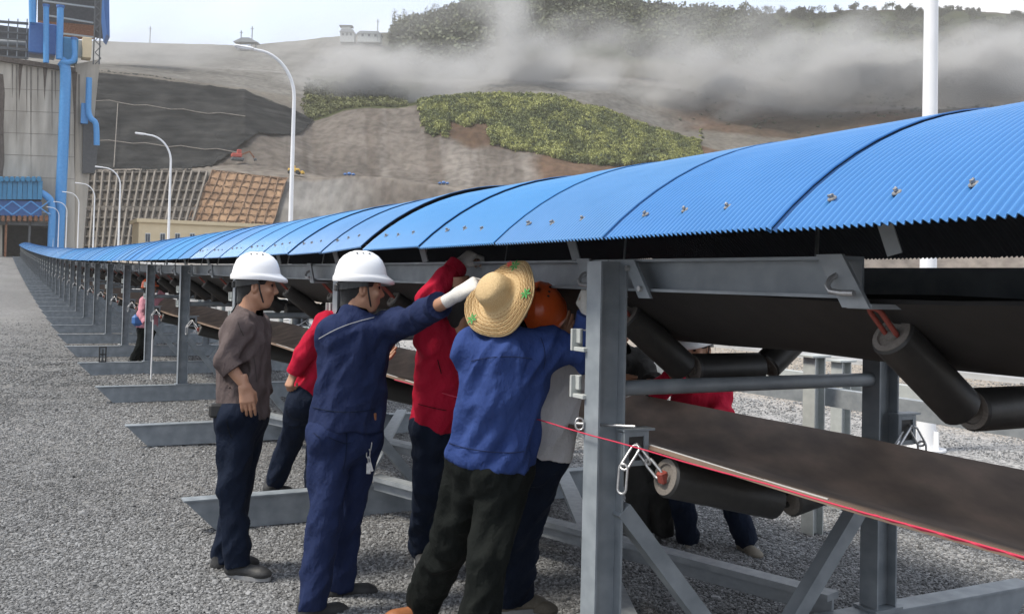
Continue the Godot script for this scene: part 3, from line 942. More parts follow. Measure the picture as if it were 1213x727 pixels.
func build_greenery() -> void:
	var r := RandomNumberGenerator.new()
	r.seed = 11
	# green growth over the mound
	var pl := []
	while pl.size() < 12500:
		var x := r.randf_range(496.0, 832.0)
		var c := tcol(x)
		var y0: float = c[3].x - 1.0
		var y := r.randf_range(y0, green_edge(x) + 6.0)
		var k := soft.get_noise_2d(x * 1.3, y * 2.4)
		if y > green_edge(x) + 26.0 * k - 3.0 and r.randf() < 0.86: continue
		if x > 530.0 and x < 580.0 and y > 150.0 + 10.0 * k: continue
		var s := r.randf_range(0.55, 1.25) * (1.0 - 0.5 * smoothstep(780.0, 832.0, x))
		var col := Color(0.115, 0.14, 0.034).lerp(Color(0.32, 0.335, 0.09), clampf(0.5 + 2.2 * k + r.randf_range(-0.35, 0.35), 0.0, 1.0))
		if r.randf() < 0.12: col = Color(0.06, 0.085, 0.03)
		pl.append([Transform3D(Basis(Vector3.UP, r.randf() * TAU).scaled(Vector3(s, s * r.randf_range(0.7, 1.2), s)), slope_at(x, y, 0.0) + Vector3(0, 0.4 * s, 0)), col])
	scatter("mound_shrubs", "yellow green reeds and shrubs covering the mound behind the canopy", "shrubs", [leafy(110, Vector3(1.1, 0.9, 1.1), 0.7, 1, true), leafy(110, Vector3(1.2, 0.8, 1.2), 0.3, 2), leafy(100, Vector3(1.0, 1.1, 1.0), 0.8, 3, true)], pl)
	# dark bushes left of the mound and low plants on the brown earth
	pl = []
	while pl.size() < 900:
		var x := r.randf_range(362.0, 480.0)
		var c := tcol(x)
		var y := r.randf_range(c[5].x + 4.0, c[3].x - 1.0)
		if y < 108.0 - 16.0 * soft.get_noise_2d(x * 2.0, 5.0) and r.randf() < 0.85: continue
		var s := r.randf_range(0.4, 1.1)
		var bright: bool = y > c[4].x
		var col := (Color(0.14, 0.15, 0.045) if bright else Color(0.05, 0.06, 0.025)) * r.randf_range(0.75, 1.3)
		pl.append([Transform3D(Basis(Vector3.UP, r.randf() * TAU).scaled(Vector3.ONE * s), slope_at(x, y) + Vector3(0, 0.4, 0)), col])
	for i in 2600:
		var x := r.randf_range(800.0, 1250.0)
		var c := tcol(x)
		var f := pow(r.randf(), 0.6)
		var y := lerpf(c[4].x, c[7].x, f)
		if soft.get_noise_2d(x * 1.5, y * 3.0) < 0.0: continue
		var s := r.randf_range(0.25, 0.8)
		pl.append([Transform3D(Basis(Vector3.UP, r.randf() * TAU).scaled(Vector3.ONE * s), slope_at(x, y) + Vector3(0, 0.2, 0)), Color(0.075, 0.085, 0.045) * r.randf_range(0.7, 1.3)])
	scatter("scrub", "low dark scrub scattered over the terraces", "shrubs", [leafy(80, Vector3(1.5, 1.0, 1.5), 0.45, 4)], pl)
	# forest on the hilltop
	pl = []
	while pl.size() < 3000:
		var x := r.randf_range(470.0, 900.0)
		var c := tcol(x)
		var f := pow(r.randf(), 0.8)
		var y := lerpf(c[6].x, c[7].x + 1.0, f)
		var lim := 0.12 if x < 600.0 else 0.42 + 0.25 * soft.get_noise_2d(x, 3.0)
		if f < lim or (x > 800.0 and r.randf() < (x - 800.0) / 110.0): continue
		var s := r.randf_range(0.7, 1.5)
		var k := soft.get_noise_2d(x * 1.6, y * 3.0)
		var col := Color(0.05, 0.062, 0.03).lerp(Color(0.10, 0.115, 0.05), clampf(0.45 + 1.6 * k + r.randf_range(-0.4, 0.4), 0.0, 1.0))
		pl.append([Transform3D(Basis(Vector3.UP, r.randf() * TAU).scaled(Vector3(s, s * r.randf_range(0.9, 1.4), s)), slope_at(x, y) + Vector3(0, 2.0 * s, 0)), col])
	for i in 1500:
		var x := r.randf_range(820.0, 1260.0)
		var c := tcol(x)
		var f := 1.0 - 0.55 * pow(r.randf(), 1.7)
		var y := lerpf(c[6].x, c[7].x + 0.5, f)
		if soft.get_noise_2d(x * 1.1, y * 2.0) < -0.08: continue
		var s := r.randf_range(0.22, 0.6)
		pl.append([Transform3D(Basis(Vector3.UP, r.randf() * TAU).scaled(Vector3(s, s, s)), slope_at(x, y) + Vector3(0, 1.2 * s, 0)), Color(0.06, 0.068, 0.034) * r.randf_range(0.7, 1.4)])
	scatter("forest", "dark green forest covering the misty hilltop", "forest", [leafy(190, Vector3(3.4, 3.6, 3.4), 0.95, 6), leafy(190, Vector3(2.8, 4.2, 2.8), 0.9, 7)], pl)
	# trees standing out against the sky
	var spots := []
	for i in 9: spots.append([464.0 + i * 7.0 + r.randf_range(-2, 2), 0, r.randf_range(7.5, 12.0), "slender bamboo like tree on the ridge left of the forest, "])
	for i in 18: spots.append([868.0 + i * 12.5 + r.randf_range(-7, 7), 1, r.randf_range(2.4, 4.8), "small open tree on the misty right ridge line, "])
	for i in spots.size():
		var q: Array = spots[i]
		var x: float = q[0]
		var base := slope_at(x, tcol(x)[7].x + 0.5)
		var ht: float = q[2]
		var ord: String = WORDS[i if q[1] == 0 else i - 9]
		var tr := thing("ridge_tree", q[3] + ord + " from the left", "tree", Transform3D(Basis(), base), "trees along the ridge")
		var mb := MB.new()
		mb.tube([Vector3(0, -1, 0), Vector3(0.2, ht * 0.5, 0.1), Vector3(0.1, ht * 0.9, 0)], 0.22, 5, 0.06)
		for k in 4: mb.tube([Vector3(0.15, ht * (0.4 + 0.12 * k), 0.05), Vector3(cos(k * 2.2) * ht * 0.22, ht * (0.55 + 0.12 * k), sin(k * 2.2) * ht * 0.22)], 0.08, 4, 0.03)
		part("trunk", mb, M.bark, tr)
		var lf := leafy(150, Vector3(ht * (0.2 if q[1] == 0 else 0.65), ht * 0.6, ht * (0.2 if q[1] == 0 else 0.4)), 0.6, 40 + i)
		for k in lf.c.size(): lf.c[k] = Color(0.075, 0.09, 0.05) * lf.c[k].r * 1.2
		mb = MB.new()
		mb.add(lf, Transform3D(Basis(), Vector3(0.1, ht * 0.42, 0)))
		part("crown", mb, M.leaf, tr)

func build_mist() -> void:
	var r := RandomNumberGenerator.new()
	r.seed = 13
	# wisps: picture place, distance, half-width, half-height in metres, puffs, density
	var wisps := [[455, 92, 300, 34, 10, 16, 0.016], [530, 80, 330, 18, 10, 10, 0.014], [425, 75, 320, 22, 9, 9, 0.012], [620, 45, 360, 18, 18, 12, 0.016], [650, 80, 340, 30, 12, 12, 0.014], [700, 100, 330, 26, 8, 8, 0.012], [900, 105, 335, 44, 10, 14, 0.012], [860, 75, 350, 34, 14, 10, 0.010], [1010, 95, 340, 44, 12, 12, 0.012], [1160, 80, 340, 46, 14, 14, 0.013], [980, 50, 360, 40, 12, 8, 0.009], [230, 70, 310, 44, 8, 9, 0.007], [760, 60, 370, 30, 14, 8, 0.009], [1200, 110, 330, 34, 8, 8, 0.010], [1040, 60, 350, 110, 30, 3, 0.0024], [640, 50, 350, 90, 36, 3, 0.0022], [612, 60, 340, 13, 24, 9, 0.022], [440, 88, 310, 20, 11, 8, 0.022], [860, 100, 330, 26, 12, 8, 0.018], [1010, 92, 330, 26, 14, 8, 0.018], [1180, 85, 330, 26, 14, 8, 0.018], [400, 70, 330, 70, 22, 4, 0.004]]
	for w in wisps:
		for i in int(w[5] * 1.9):
			var ctr := at(w[0], w[1], w[2])
			var s := r.randf_range(0.3, 0.9)
			ctr += Vector3(clampf(r.randfn(), -1.7, 1.7) * w[3] * 0.45, clampf(r.randfn(), -1.6, 1.6) * w[4] * 0.42, r.randfn() * 9.0)
			var size := Vector3(w[3] * s * r.randf_range(0.7, 1.2), w[4] * s * r.randf_range(0.8, 1.5), w[3] * s * 0.7)
			var lean := r.randf_range(-0.3, 0.7)
			var fm := FogMaterial.new()
			fm.albedo = Color(0.99, 0.985, 0.975)
			fm.density = w[6] * 0.62 * r.randf_range(0.5, 1.1)
			for k in 3:          # thicker towards the middle, fading outwards
				var fv := FogVolume.new()
				fv.name = numbered("mist_cloud")
				fv.shape = RenderingServer.FOG_VOLUME_SHAPE_ELLIPSOID
				fv.position = ctr + Vector3(r.randfn() * 0.6, r.randfn() * 0.4, 0)
				fv.size = size * [1.25, 0.9, 0.55][k]
				fv.rotation = Vector3(0, 0, lean)
				fv.material = fm
				add_child(fv)
				tag(fv, "pale wisp of mist drifting before the terraces", "mist", "wisps of mist")
				fv.set_meta("kind", "stuff")

# ---------------------------------------------------------------- silo, sheds, distant buildings
func on_t(px: float, py: float, t: float) -> Vector2:     # (across, height) where a line of sight meets the plane t
	var d: Vector3 = cam_basis * Vector3((px - CX) / FOC, -(py - CY) / FOC, -1.0)
	var s := t / (-sin(TH) * d.x - cos(TH) * d.z)
	return Vector2(cos(TH) * d.x * s - sin(TH) * d.z * s, EYE + d.y * s)

func face_box(mb: MB, x0: float, y0: float, x1: float, y1: float, t: float, deep: float, bev := 0.0) -> void:   # a box whose front covers that patch of plane t
	var a := on_t(x0, (y0 + y1) * 0.5, t); var b := on_t(x1, (y0 + y1) * 0.5, t)
	var c := on_t((x0 + x1) * 0.5, y0, t); var e := on_t((x0 + x1) * 0.5, y1, t)
	mb.box(Vector3((a.x + b.x) * 0.5, (c.y + e.y) * 0.5, -t - deep * 0.5), Vector3(absf(b.x - a.x), absf(c.y - e.y), deep), Basis(), bev)

func fp(px: float, py: float, t: float) -> Vector3:
	var q := on_t(px, py, t)
	return Vector3(q.x, q.y, -t)

func face_poly(mb: MB, ps: Array, t: float, deep: float) -> void:
	var poly := PackedVector2Array()
	for q in ps: poly.append(on_t(q[0], q[1], t))
	mb.extrude(poly, deep, Transform3D(Basis(), Vector3(0, 0, -t - deep)))

func build_plant() -> void:
	var X := Transform3D(Basis(Vector3.UP, TH), Vector3.ZERO)
	var T := 160.0
	var silo := thing("silo_building", "stained concrete silo building with blue pipes at the far end of the conveyor", "building", X)
	var mb := MB.new()
	face_poly(mb, [[-110, 58], [-2, 70], [88, 84], [88, 310], [70, 312], [64, 268], [2, 262], [2, 312], [-110, 312]], T, 26.0)
	part("wall", mb, M.silo_concrete, silo)
	mb = MB.new()
	face_poly(mb, [[88.3, 76], [118, 70], [113, 120], [96, 312], [88.3, 312]], T + 0.9, 22.0)
	part("pier", mb, M.silo_concrete, silo)
	mb = MB.new()
	face_poly(mb, [[98, 140], [118, 140], [116, 170], [112, 205], [97, 205]], T + 0.2, 1.0)
	part("landing", mb, M.dark_sheet, silo)
	mb = MB.new()
	face_poly(mb, [[-110, 54], [-2, 66], [89, 80], [89, 85], [-2, 71.5], [-110, 59]], T - 0.7, 5.0)
	part("parapet", mb, M.stain, silo)
	for q in [[[-6, 86], [3, 88], [5, 110], [3.5, 150], [4.5, 190], [2, 212], [-6, 214]], [[84.5, 85], [91, 85], [90, 100], [89, 140], [87.6, 205], [87, 140]], [[22, 72], [27, 74], [25, 85], [22, 120], [21, 84]], [[50, 77], [56, 79], [54, 92], [52, 118], [51, 92]]]:
		mb = MB.new()
		face_poly(mb, q, T - 0.06, 0.05)
		part("stain_streak", mb, M.stain, silo)
	for k in 9:
		var x0: float = [14, 19, 31, 36, 44, 61, 65, 82, 93][k]
		var l: float = [40, 90, 60, 130, 45, 80, 35, 110, 90][k]
		mb = MB.new()
		var top_y: float = 73.5 + x0 * 0.155
		face_poly(mb, [[x0 - 1.1, top_y], [x0 + 1.2, top_y + 0.3], [x0 + 0.5, top_y + l * 0.5], [x0 + 0.1, top_y + l], [x0 - 0.5, top_y + l * 0.6]], T - (0.05 if k < 8 else -0.86), 0.04)
		part("stain_streak", mb, M.lattice_concrete, silo)
	for y in [104, 130, 156, 182, 208]:
		mb = MB.new()
		mb.beam(fp(-100, y - 3.0, T - 0.02), fp(87.5, y + 4.0, T - 0.01), 0.05, 0.05)
		part("pour_joint", mb, M.lattice_concrete, silo)
	# a dark doorway with steelwork at the foot
	mb = MB.new()
	face_box(mb, -40, 262, 66, 300, T + 8.0, 0.5)
	part("doorway", mb, M.dark_sheet, silo)
	for x in [6.0, 34.0, 61.0]:
		mb = MB.new(); face_box(mb, x - 1.4, 262, x + 1.4, 306, T - 2.5, 0.4); part("door_post", mb, M.rust if x < 10.0 else M.dark_steel, silo)
	mb = MB.new(); face_box(mb, -40, 262, 63, 266, T - 2.5, 2.4); part("door_beam", mb, M.dark_steel, silo)
	# shed of blue sheeting above the doorway
	var shed := thing("blue_shed", "blue sheet metal gallery hanging on the silo front above the doorway", "shed", X)
	for k in 16:
		mb = MB.new()
		face_box(mb, -46.0 + k * 6.0, 213.0 + 1.0 * (k / 16.0), -46.0 + k * 6.0 + 5.6, 236, T - 4.0 - 0.18 * (k % 2), 4.0)
		part("panel", mb, M.shed_blue, shed)
	mb = MB.new(); face_box(mb, -46, 236.5, 49, 255, T - 3.4, 2.6); part("lower_wall", mb, M.box_blue, shed)
	for k in 4:
		mb = MB.new()
		mb.beam(fp(-30 + k * 22, 238, T - 4.2), fp(-8 + k * 22, 254, T - 4.2), 0.16, 0.16); mb.beam(fp(-30 + k * 22, 254, T - 4.25), fp(-8 + k * 22, 238, T - 4.25), 0.16, 0.16)
		part("cross_brace", mb, M.pipe_blue, shed)
	for k in 14:
		mb = MB.new()
		face_box(mb, -32 + k * 6.5, 255.2, -32 + k * 6.5 + 4.5, 262, T - 3.8, 0.8, 0.1)
		part("rusty_sheet", mb, M.rust, shed)
	for k in 15:
		mb = MB.new()
		mb.tube([fp(-44 + k * 6.4, 212.2, T - 4.6), fp(-44 + k * 6.4, 211.4, T)], 0.35, 6)
		part("roof_rib", mb, M.shed_blue, shed)
	# pipes
	for q in [["tall blue pipe running down the silo front", 1.5, [[71, 72, -2], [76, 78, -2], [77, 100, -2], [74, 180, -2], [70, 262, -2], [68, 312, -2]]], ["thin blue pipe stepping down the pier beside the netting", 0.85, [[105, 92, -1], [104, 128, -1], [107, 140, -1.2], [113, 147, -1.4], [114, 172, -1.4]]], ["bent blue pipe leading from the blue gallery to the ground", 1.0, [[47, 228, -3.5], [54, 232, -3.6], [60, 240, -3.6], [61, 262, -3.6], [59, 312, -3.6]]]]:
		mb = MB.new()
		var path := []
		for k in q[2].size():
			path.append(X * fp(q[2][k][0], q[2][k][1], T + q[2][k][2]))
		var fine := []
		for k in path.size() - 1:
			for s in 4: fine.append(path[k].cubic_interpolate(path[k + 1], path[maxi(k - 1, 0)], path[mini(k + 2, path.size() - 1)], s / 4.0) if s and path[k].distance_to(path[k + 1]) < 4.0 else path[k].lerp(path[k + 1], s / 4.0))
		fine.append(path[-1])
		mb.tube(fine, q[1] * 0.5, 12)
		single("blue_pipe", mb, M.pipe_blue, q[0], "pipe")
	mb = MB.new()
	face_box(mb, 95.5, 122, 104, 146, T - 0.6, 1.2); single("pipe_box", mb, M.pipe_blue, "blue duct box halfway up the pier behind the thin pipe", "duct", "", X)
	# dust collector on the roof
	var dc := thing("dust_collector", "blue dust collector with upright ducts on the silo roof", "dust collector", X)
	mb = MB.new(); face_box(mb, 33.5, 27, 66, 63, T - 1.5, 4.5, 0.1); part("casing", mb, M.box_blue, dc)
	mb = MB.new(); face_box(mb, 74, 44, 92, 72, T - 1.2, 4.0, 0.1); part("hopper", mb, M.shed_blue, dc)
	for q in [[[54, 8], [54, 74], 5.6], [[71, 9], [69.5, 70], 6.6], [[37, -20], [38, 27], 6.6], [[87, 47], [88, 68], 5.0]]:
		mb = MB.new(); mb.tube([fp(q[0][0], q[0][1], T - 2.6), fp(q[1][0], q[1][1], T - 2.6)], q[2] * 0.07, 12); part("duct", mb, M.pipe_blue, dc)
		mb = MB.new(); var e := fp(q[0][0], q[0][1], T - 2.6); mb.tube([e, e + Vector3(0, 0.35, 0)], q[2] * 0.085, 12); part("duct_flange", mb, M.box_blue, dc)
	mb = MB.new(); mb.tube([fp(88, 66, T - 2.6), fp(86, 72, T - 2.6), fp(80, 74, T - 2.6), fp(72, 73, T - 2.4)], 0.42, 10); part("duct_elbow", mb, M.pipe_blue, dc)
	mb = MB.new(); face_box(mb, 97, 44, 108, 68, T - 0.6, 2.5, 0.05); single("cream_cabinet", mb, M.cream_wall, "cream coloured cabin on the silo roof beside the lattice column", "cabin", "", X)
	mb = MB.new(); face_box(mb, 90.5, 47, 97, 66, T + 0.2, 2.0, 0.05); single("white_cabinet", mb, M.pale_grey_paint, "pale cabinet on the silo roof left of the cream cabin", "cabinet", "", X)
	# open steel shed on the roof
	var sh := thing("roof_shed", "open dark steel shed standing on top of the silo", "shed", X)
	mb = MB.new(); face_poly(mb, [[44, -60], [128, -60], [124, 46], [112, 44], [44, 40]], T + 9.0, 0.3); part("back_wall", mb, M.dark_sheet, sh)
	mb = MB.new(); face_poly(mb, [[44, 24], [112, 30], [112, 46], [44, 46]], T + 8.4, 0.3); part("tarp", mb, M.rust, sh)
	for q in [[[50, 1], [112, 9]], [[54, 18], [110, 27]], [[44, -14], [114, -6]], [[60, 38], [110, 44]]]:
		mb = MB.new(); mb.beam(fp(q[0][0], q[0][1], T + 7.4), fp(q[1][0], q[1][1], T + 7.4), 0.3, 0.24); part("purlin", mb, M.pale_grey_paint, sh)
	for q in [[111.5, 113], [118.5, 120]]:
		mb = MB.new(); face_box(mb, q[0], -60, q[1], 76, T - 0.4, 0.3); part("column", mb, M.dark_steel, sh)
	for k in 9:
		mb = MB.new(); mb.beam(fp(112, -50 + k * 14, T - 0.3), fp(119, -43 + k * 14, T - 0.3), 0.12, 0.12); mb.beam(fp(119, -43 + k * 14, T - 0.3), fp(112, -36 + k * 14, T - 0.3), 0.12, 0.12); part("lacing", mb, M.dark_steel, sh)
	mb = MB.new(); face_poly(mb, [[122, -60], [128, -60], [129.5, 44], [126, 40], [123, 10]], T + 0.4, 6.0); part("side_sheet", mb, M.box_blue, sh)
	mb = MB.new(); face_box(mb, 41, -60, 43.5, 40, T + 1, 0.4); part("column", mb, M.dark_steel, sh)
	# gantry and railings at the left
	var ga := thing("roof_gantry", "dark steel gantry with pipes and railings on the left of the silo roof", "gantry", X)
	for y in [[24.0, 1.2], [36.0, 0.8], [44.0, 0.6], [55.0, 1.4], [65.0, 1.0]]:
		mb = MB.new(); mb.beam(fp(-60, y[0] - 3, T - 0.5), fp(33, y[0] + 4, T - 0.5), 0.35, y[1] * 0.28); part("rail", mb, M.dark_steel, ga)
	for k in 9:
		mb = MB.new(); face_box(mb, -58.0 + k * 11.0, 22, -56.6 + k * 11.0, 72, T - 0.3, 0.25); part("upright", mb, M.worn_grey_paint, ga)
	mb = MB.new(); face_box(mb, -60, 28, 33, 64, T + 5, 0.3); part("back_screen", mb, M.dark_sheet, ga)
	mb = MB.new(); mb.tube([fp(-50, 48, T + 1), fp(30, 52, T + 1)], 0.5, 10); part("pipe", mb, M.worn_grey_paint, ga)
	# yellow building
	var yb := thing("yellow_building", "low cream yellow building with small windows behind the canopy", "building", X)
	T = 165.0
	var y0 := on_t(250, 263, T)
	mb = MB.new(); face_box(mb, 163, 266, 318, 330, T, 9.0); part("wall", mb, M.cream_wall, yb)
	mb = MB.new(); face_box(mb, 161.5, 262, 320, 266.2, T - 0.4, 9.8); part("roof_parapet", mb, M.cream_wall, yb)
	for k in 8:
		var x: float = 171.5 + k * 17.6
		mb = MB.new(); face_box(mb, x, 276, x + 6.2, 287, T - 0.08, 0.3); var wn := part("window", mb, M.white_frame, yb)
		for s in 2:
			mb = MB.new(); face_box(mb, x + 0.5 + s * 2.8, 276.8, x + 2.9 + s * 2.8, 286.4, T - 0.12, 0.1); part("pane", mb, M.window_glass, wn)
	# huts and masts on the ridge
	for q in [[412, 46, 8.0, 2.5, 4.6, "grey block house with a flat roof canopy on the misty ridge"], [438, 46, 13.0, 1.5, 0.0, "long low grey house on the ridge right of the block house"]]:
		var hs := thing("ridge_house", q[5], "house", Transform3D(Basis.from_scale(Vector3.ONE * 0.72), at(q[0], q[1] - 1.0, 405.0)))
		var wd: float = q[2]
		var ht: float = q[3]
		mb = MB.new(); mb.box(Vector3(0, ht * 0.5 - 1.5, 0), Vector3(wd, ht + 3.0, 7)); part("wall", mb, M.pale_grey_paint, hs)
		mb = MB.new(); mb.extrude(PackedVector2Array([Vector2(-wd * 0.55, ht), Vector2(wd * 0.55, ht), Vector2(wd * 0.4, ht + 1.6), Vector2(-wd * 0.4, ht + 1.6)]), 8.0, Transform3D(Basis(), Vector3(0, 0, -4))); part("roof", mb, M.worn_grey_paint, hs)
		if q[4] > 0.0:
			mb = MB.new(); mb.box(Vector3(-1, ht + 2.6, 0), Vector3(5, 2.0, 4)); part("tower_room", mb, M.pale_grey_paint, hs)
			mb = MB.new(); mb.box(Vector3(-1, ht + 4.0, 0), Vector3(7.4, 0.7, 5)); part("tower_roof", mb, M.dark_steel, hs)
		for k in 3:
			mb = MB.new(); mb.box(Vector3((k - 1) * wd * 0.28, ht * 0.5, 3.52), Vector3(1.3, 1.4, 0.1)); part("window", mb, M.window_glass, hs)
	var hut := thing("ridge_hut", "small open hut with a grey pitched roof beside the lamp head", "hut", Transform3D(Basis(), at(292, 60, 398.0)))
	mb = MB.new(); mb.extrude(PackedVector2Array([Vector2(-5, 3), Vector2(5, 3), Vector2(1.5, 4.8), Vector2(-1.5, 4.8)]), 5.0, Transform3D(Basis(), Vector3(0, 0, -2.5))); part("roof", mb, M.worn_grey_paint, hut)
	for s in [-3.6, 3.6]:
		mb = MB.new(); mb.box(Vector3(s, 0.75, 0), Vector3(0.5, 4.5, 0.5)); part("post", mb, M.worn_grey_paint, hut)
	mb = MB.new(); mb.box(Vector3(0, 0.0, -1.5), Vector3(6.6, 3.5, 0.3)); part("back_wall", mb, M.pale_grey_paint, hut)
	for q in [[177, 50, 6.5, "thin mast on the dump ridge above the netting"], [285, 52, 5.5, "pair pole on the ridge left of the hut"], [298, 50, 6.5, "mast on the ridge right of the hut"], [447, 40, 6.0, "mast beside the long low ridge house"]]:
		mb = MB.new()
		var b0 := at(q[0], q[1], 402.0)
		mb.tube([b0 + Vector3(0, -3, 0), b0 + Vector3(0, q[2], 0)], 0.22, 6)
		mb.beam(b0 + Vector3(-0.7, q[2] * 0.85, 0), b0 + Vector3(0.7, q[2] * 0.85, 0), 0.2, 0.2)
		single("mast", mb, M.worn_grey_paint, q[3], "mast")

# ---------------------------------------------------------------- conveyor
const HW := 0.99
const RISE := 0.40
const EAVE := 1.762

func arc(u: float, lift := 0.0) -> Vector2:    # u from -1 (near eave) to 1 (far eave)
	var R := (HW * HW + RISE * RISE) / (2.0 * RISE)
	var a := asin(HW / R) * u
	return Vector2(CD + (R + lift) * sin(a), EAVE + RISE - R + (R + lift) * cos(a))

func sheet_mesh(per: int, arcs: int, waves: int) -> Array:
	var mb := MB.new()
	var ub := MB.new()
	var long := 0.855
	var nz := maxi(per * waves, 1) + 1
	var outer := PackedVector3Array()
	var inner := PackedVector3Array()
	for i in nz:
		var s := float(i) / (nz - 1)
		var wv := 0.0058 * cos(TAU * waves * s) if per > 0 else 0.0
		var lift := 0.005 + 0.009 * (1.0 - s) + wv
		for j in arcs + 1:
			var u := -1.0 + 2.0 * j / arcs
			var q := arc(u, lift)
			outer.append(Vector3(q.x, q.y, 0.425 - long * s))
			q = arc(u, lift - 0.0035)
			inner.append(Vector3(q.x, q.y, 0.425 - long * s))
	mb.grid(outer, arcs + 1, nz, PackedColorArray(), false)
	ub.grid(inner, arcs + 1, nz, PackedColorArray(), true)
	var m := arcs + 1
	for e in [0, nz - 1]:
		for j in arcs:
			mb.quad(outer[e * m + j], inner[e * m + j], inner[e * m + j + 1], outer[e * m + j + 1])
	for e in [0, arcs]:
		for i in nz - 1:
			mb.quad(outer[i * m + e], inner[i * m + e], inner[(i + 1) * m + e], outer[(i + 1) * m + e])
	return [mb.mesh(), ub.mesh()]

func bolt_mesh() -> MB:
	var mb := MB.new()
	mb.lathe([Vector2(0.0165, 0.0), Vector2(0.015, 0.004), Vector2(0.007, 0.006), Vector2(0.007, 0.016), Vector2(0.0, 0.018)], Transform3D(), 12)
	mb.box(Vector3(0.006, 0.012, 0), Vector3(0.011, 0.009, 0.005), Basis(Vector3.BACK, 0.5), 0.001)
	mb.box(Vector3(-0.006, 0.012, 0), Vector3(0.011, 0.009, 0.005), Basis(Vector3.BACK, -0.5), 0.001)
	return mb

func h_section(d: float, w: float, th := 0.008) -> PackedVector2Array:
	var a := d * 0.5; var b := w * 0.5; var c := th * 0.5
	return PackedVector2Array([Vector2(-a, -b), Vector2(-a + th, -b), Vector2(-a + th, -c), Vector2(a - th, -c), Vector2(a - th, -b), Vector2(a, -b), Vector2(a, b), Vector2(a - th, b), Vector2(a - th, c), Vector2(-a + th, c), Vector2(-a + th, b), Vector2(-a, b)])

func link(mb: MB, a: Vector3, b: Vector3, wide: Vector3, w: float, r: float) -> void:   # a chain link between two ends
	var d := (b - a).normalized()
	var s := (wide - d * wide.dot(d)).normalized() * (w * 0.5)
	var path := []
	for k in 7: path.append(a + d * w * 0.5 - d * sin(PI * k / 6.0) * w * 0.5 + s * cos(PI * k / 6.0))
	for k in 7: path.append(b - d * w * 0.5 + d * sin(PI * k / 6.0) * w * 0.5 - s * cos(PI * k / 6.0))
	path.append(path[0]); path.append(path[1])
	mb.tube(path, r, 6, -1.0, false)

func make_frame() -> Node3D:
	var f := thing("support_frame", "", "conveyor frame", Transform3D(), "grey steel frames carrying the conveyor")
	var mb := MB.new()
	mb.extrude(PackedVector2Array([Vector2(1.06, 0.19), Vector2(1.25, 0.0), Vector2(4.33, 0.0), Vector2(4.52, 0.19)]), 0.10, Transform3D(Basis(), Vector3(0, 0, -0.05)))
	mb.box(Vector3(CD, 0.195, 0.003), Vector3(3.48, 0.01, 0.116))
	part("base_beam", mb, M.grey_paint, f)
	var down := Basis(Vector3(1, 0, 0), Vector3(0, 0, 1), Vector3(0, -1, 0))
	for x in [2.06, 3.52]:
		mb = MB.new()
		mb.extrude(h_section(0.12, 0.10), 1.50, Transform3D(down, Vector3(x, 1.70, 0)))
		part("post", mb, M.grey_paint, f)
		mb = MB.new()
		mb.box(Vector3(x, 0.206, 0), Vector3(0.17, 0.012, 0.13))
		part("base_plate", mb, M.grey_paint, f)
	for q in [[2.125, 2.60], [3.455, 2.98]]:
		mb = MB.new()
		mb.beam(Vector3(q[0], 0.76, 0.02), Vector3(q[1], 0.205, 0.02), 0.065, 0.065, Vector3.BACK)
		part("brace", mb, M.grey_paint, f)
	mb = MB.new()
	mb.tube([Vector3(2.12, 1.215, 0.0), Vector3(3.46, 1.215, 0.0)], 0.03, 14)
	part("cross_tube", mb, M.grey_paint, f)
	mb = MB.new()   # slanted gusset between post and stringer
	mb.extrude(PackedVector2Array([Vector2(0.04, 1.705), Vector2(0.115, 1.705), Vector2(0.225, 1.565), Vector2(0.15, 1.565)]), 0.012, Transform3D(Basis(Vector3(0, 0, 1), Vector3.UP, Vector3(-1, 0, 0)), Vector3(2.115, 0, 0)))
	part("gusset", mb, M.grey_paint, f)
	for q in [[1.675, 0.082], [1.60, 0.165]]:
		mb = MB.new()
		mb.tube([Vector3(2.105, q[0], q[1]), Vector3(2.09, q[0], q[1])], 0.011, 6)
		part("bolt", mb, M.galvanised, f)
	for y in [1.39, 1.21]:
		mb = MB.new()
		mb.box(Vector3(2.0, y - 0.03, -0.075), Vector3(0.034, 0.016, 0.075), Basis(), 0.002)
		mb.box(Vector3(2.0, y + 0.005, -0.118), Vector3(0.05, 0.085, 0.012), Basis(), 0.002)
		mb.box(Vector3(2.0, y + 0.02, -0.10), Vector3(0.012, 0.055, 0.03), Basis(), 0.002)
		part("cable_hook", mb, M.pale_grey_paint, f)
	for q in [[2.155, 1], [3.60, -1]]:    # slotted plates that hold the chains of the return roller
		var x: float = q[0]
		mb = MB.new()
		for s in [-1, 1]:
			mb.box(Vector3(x + s * 0.045, 0.995, 0.075), Vector3(0.02, 0.13, 0.012), Basis(), 0.001)
			mb.box(Vector3(x, 0.995 + s * 0.055, 0.075), Vector3(0.07, 0.02, 0.0118), Basis(), 0.001)
		mb.box(Vector3(x + 0.01, 1.065, 0.055), Vector3(0.14, 0.008, 0.06))
		mb.box(Vector3(x - 0.03 * q[1], 0.995, 0.052), Vector3(0.05, 0.12, 0.03))
		var pl := part("chain_plate", mb, M.grey_paint, f)
		mb = MB.new(); mb.box(Vector3(x, 0.995, 0.070), Vector3(0.066, 0.088, 0.008)); part("slot", mb, M.black_plastic, pl)
	return f

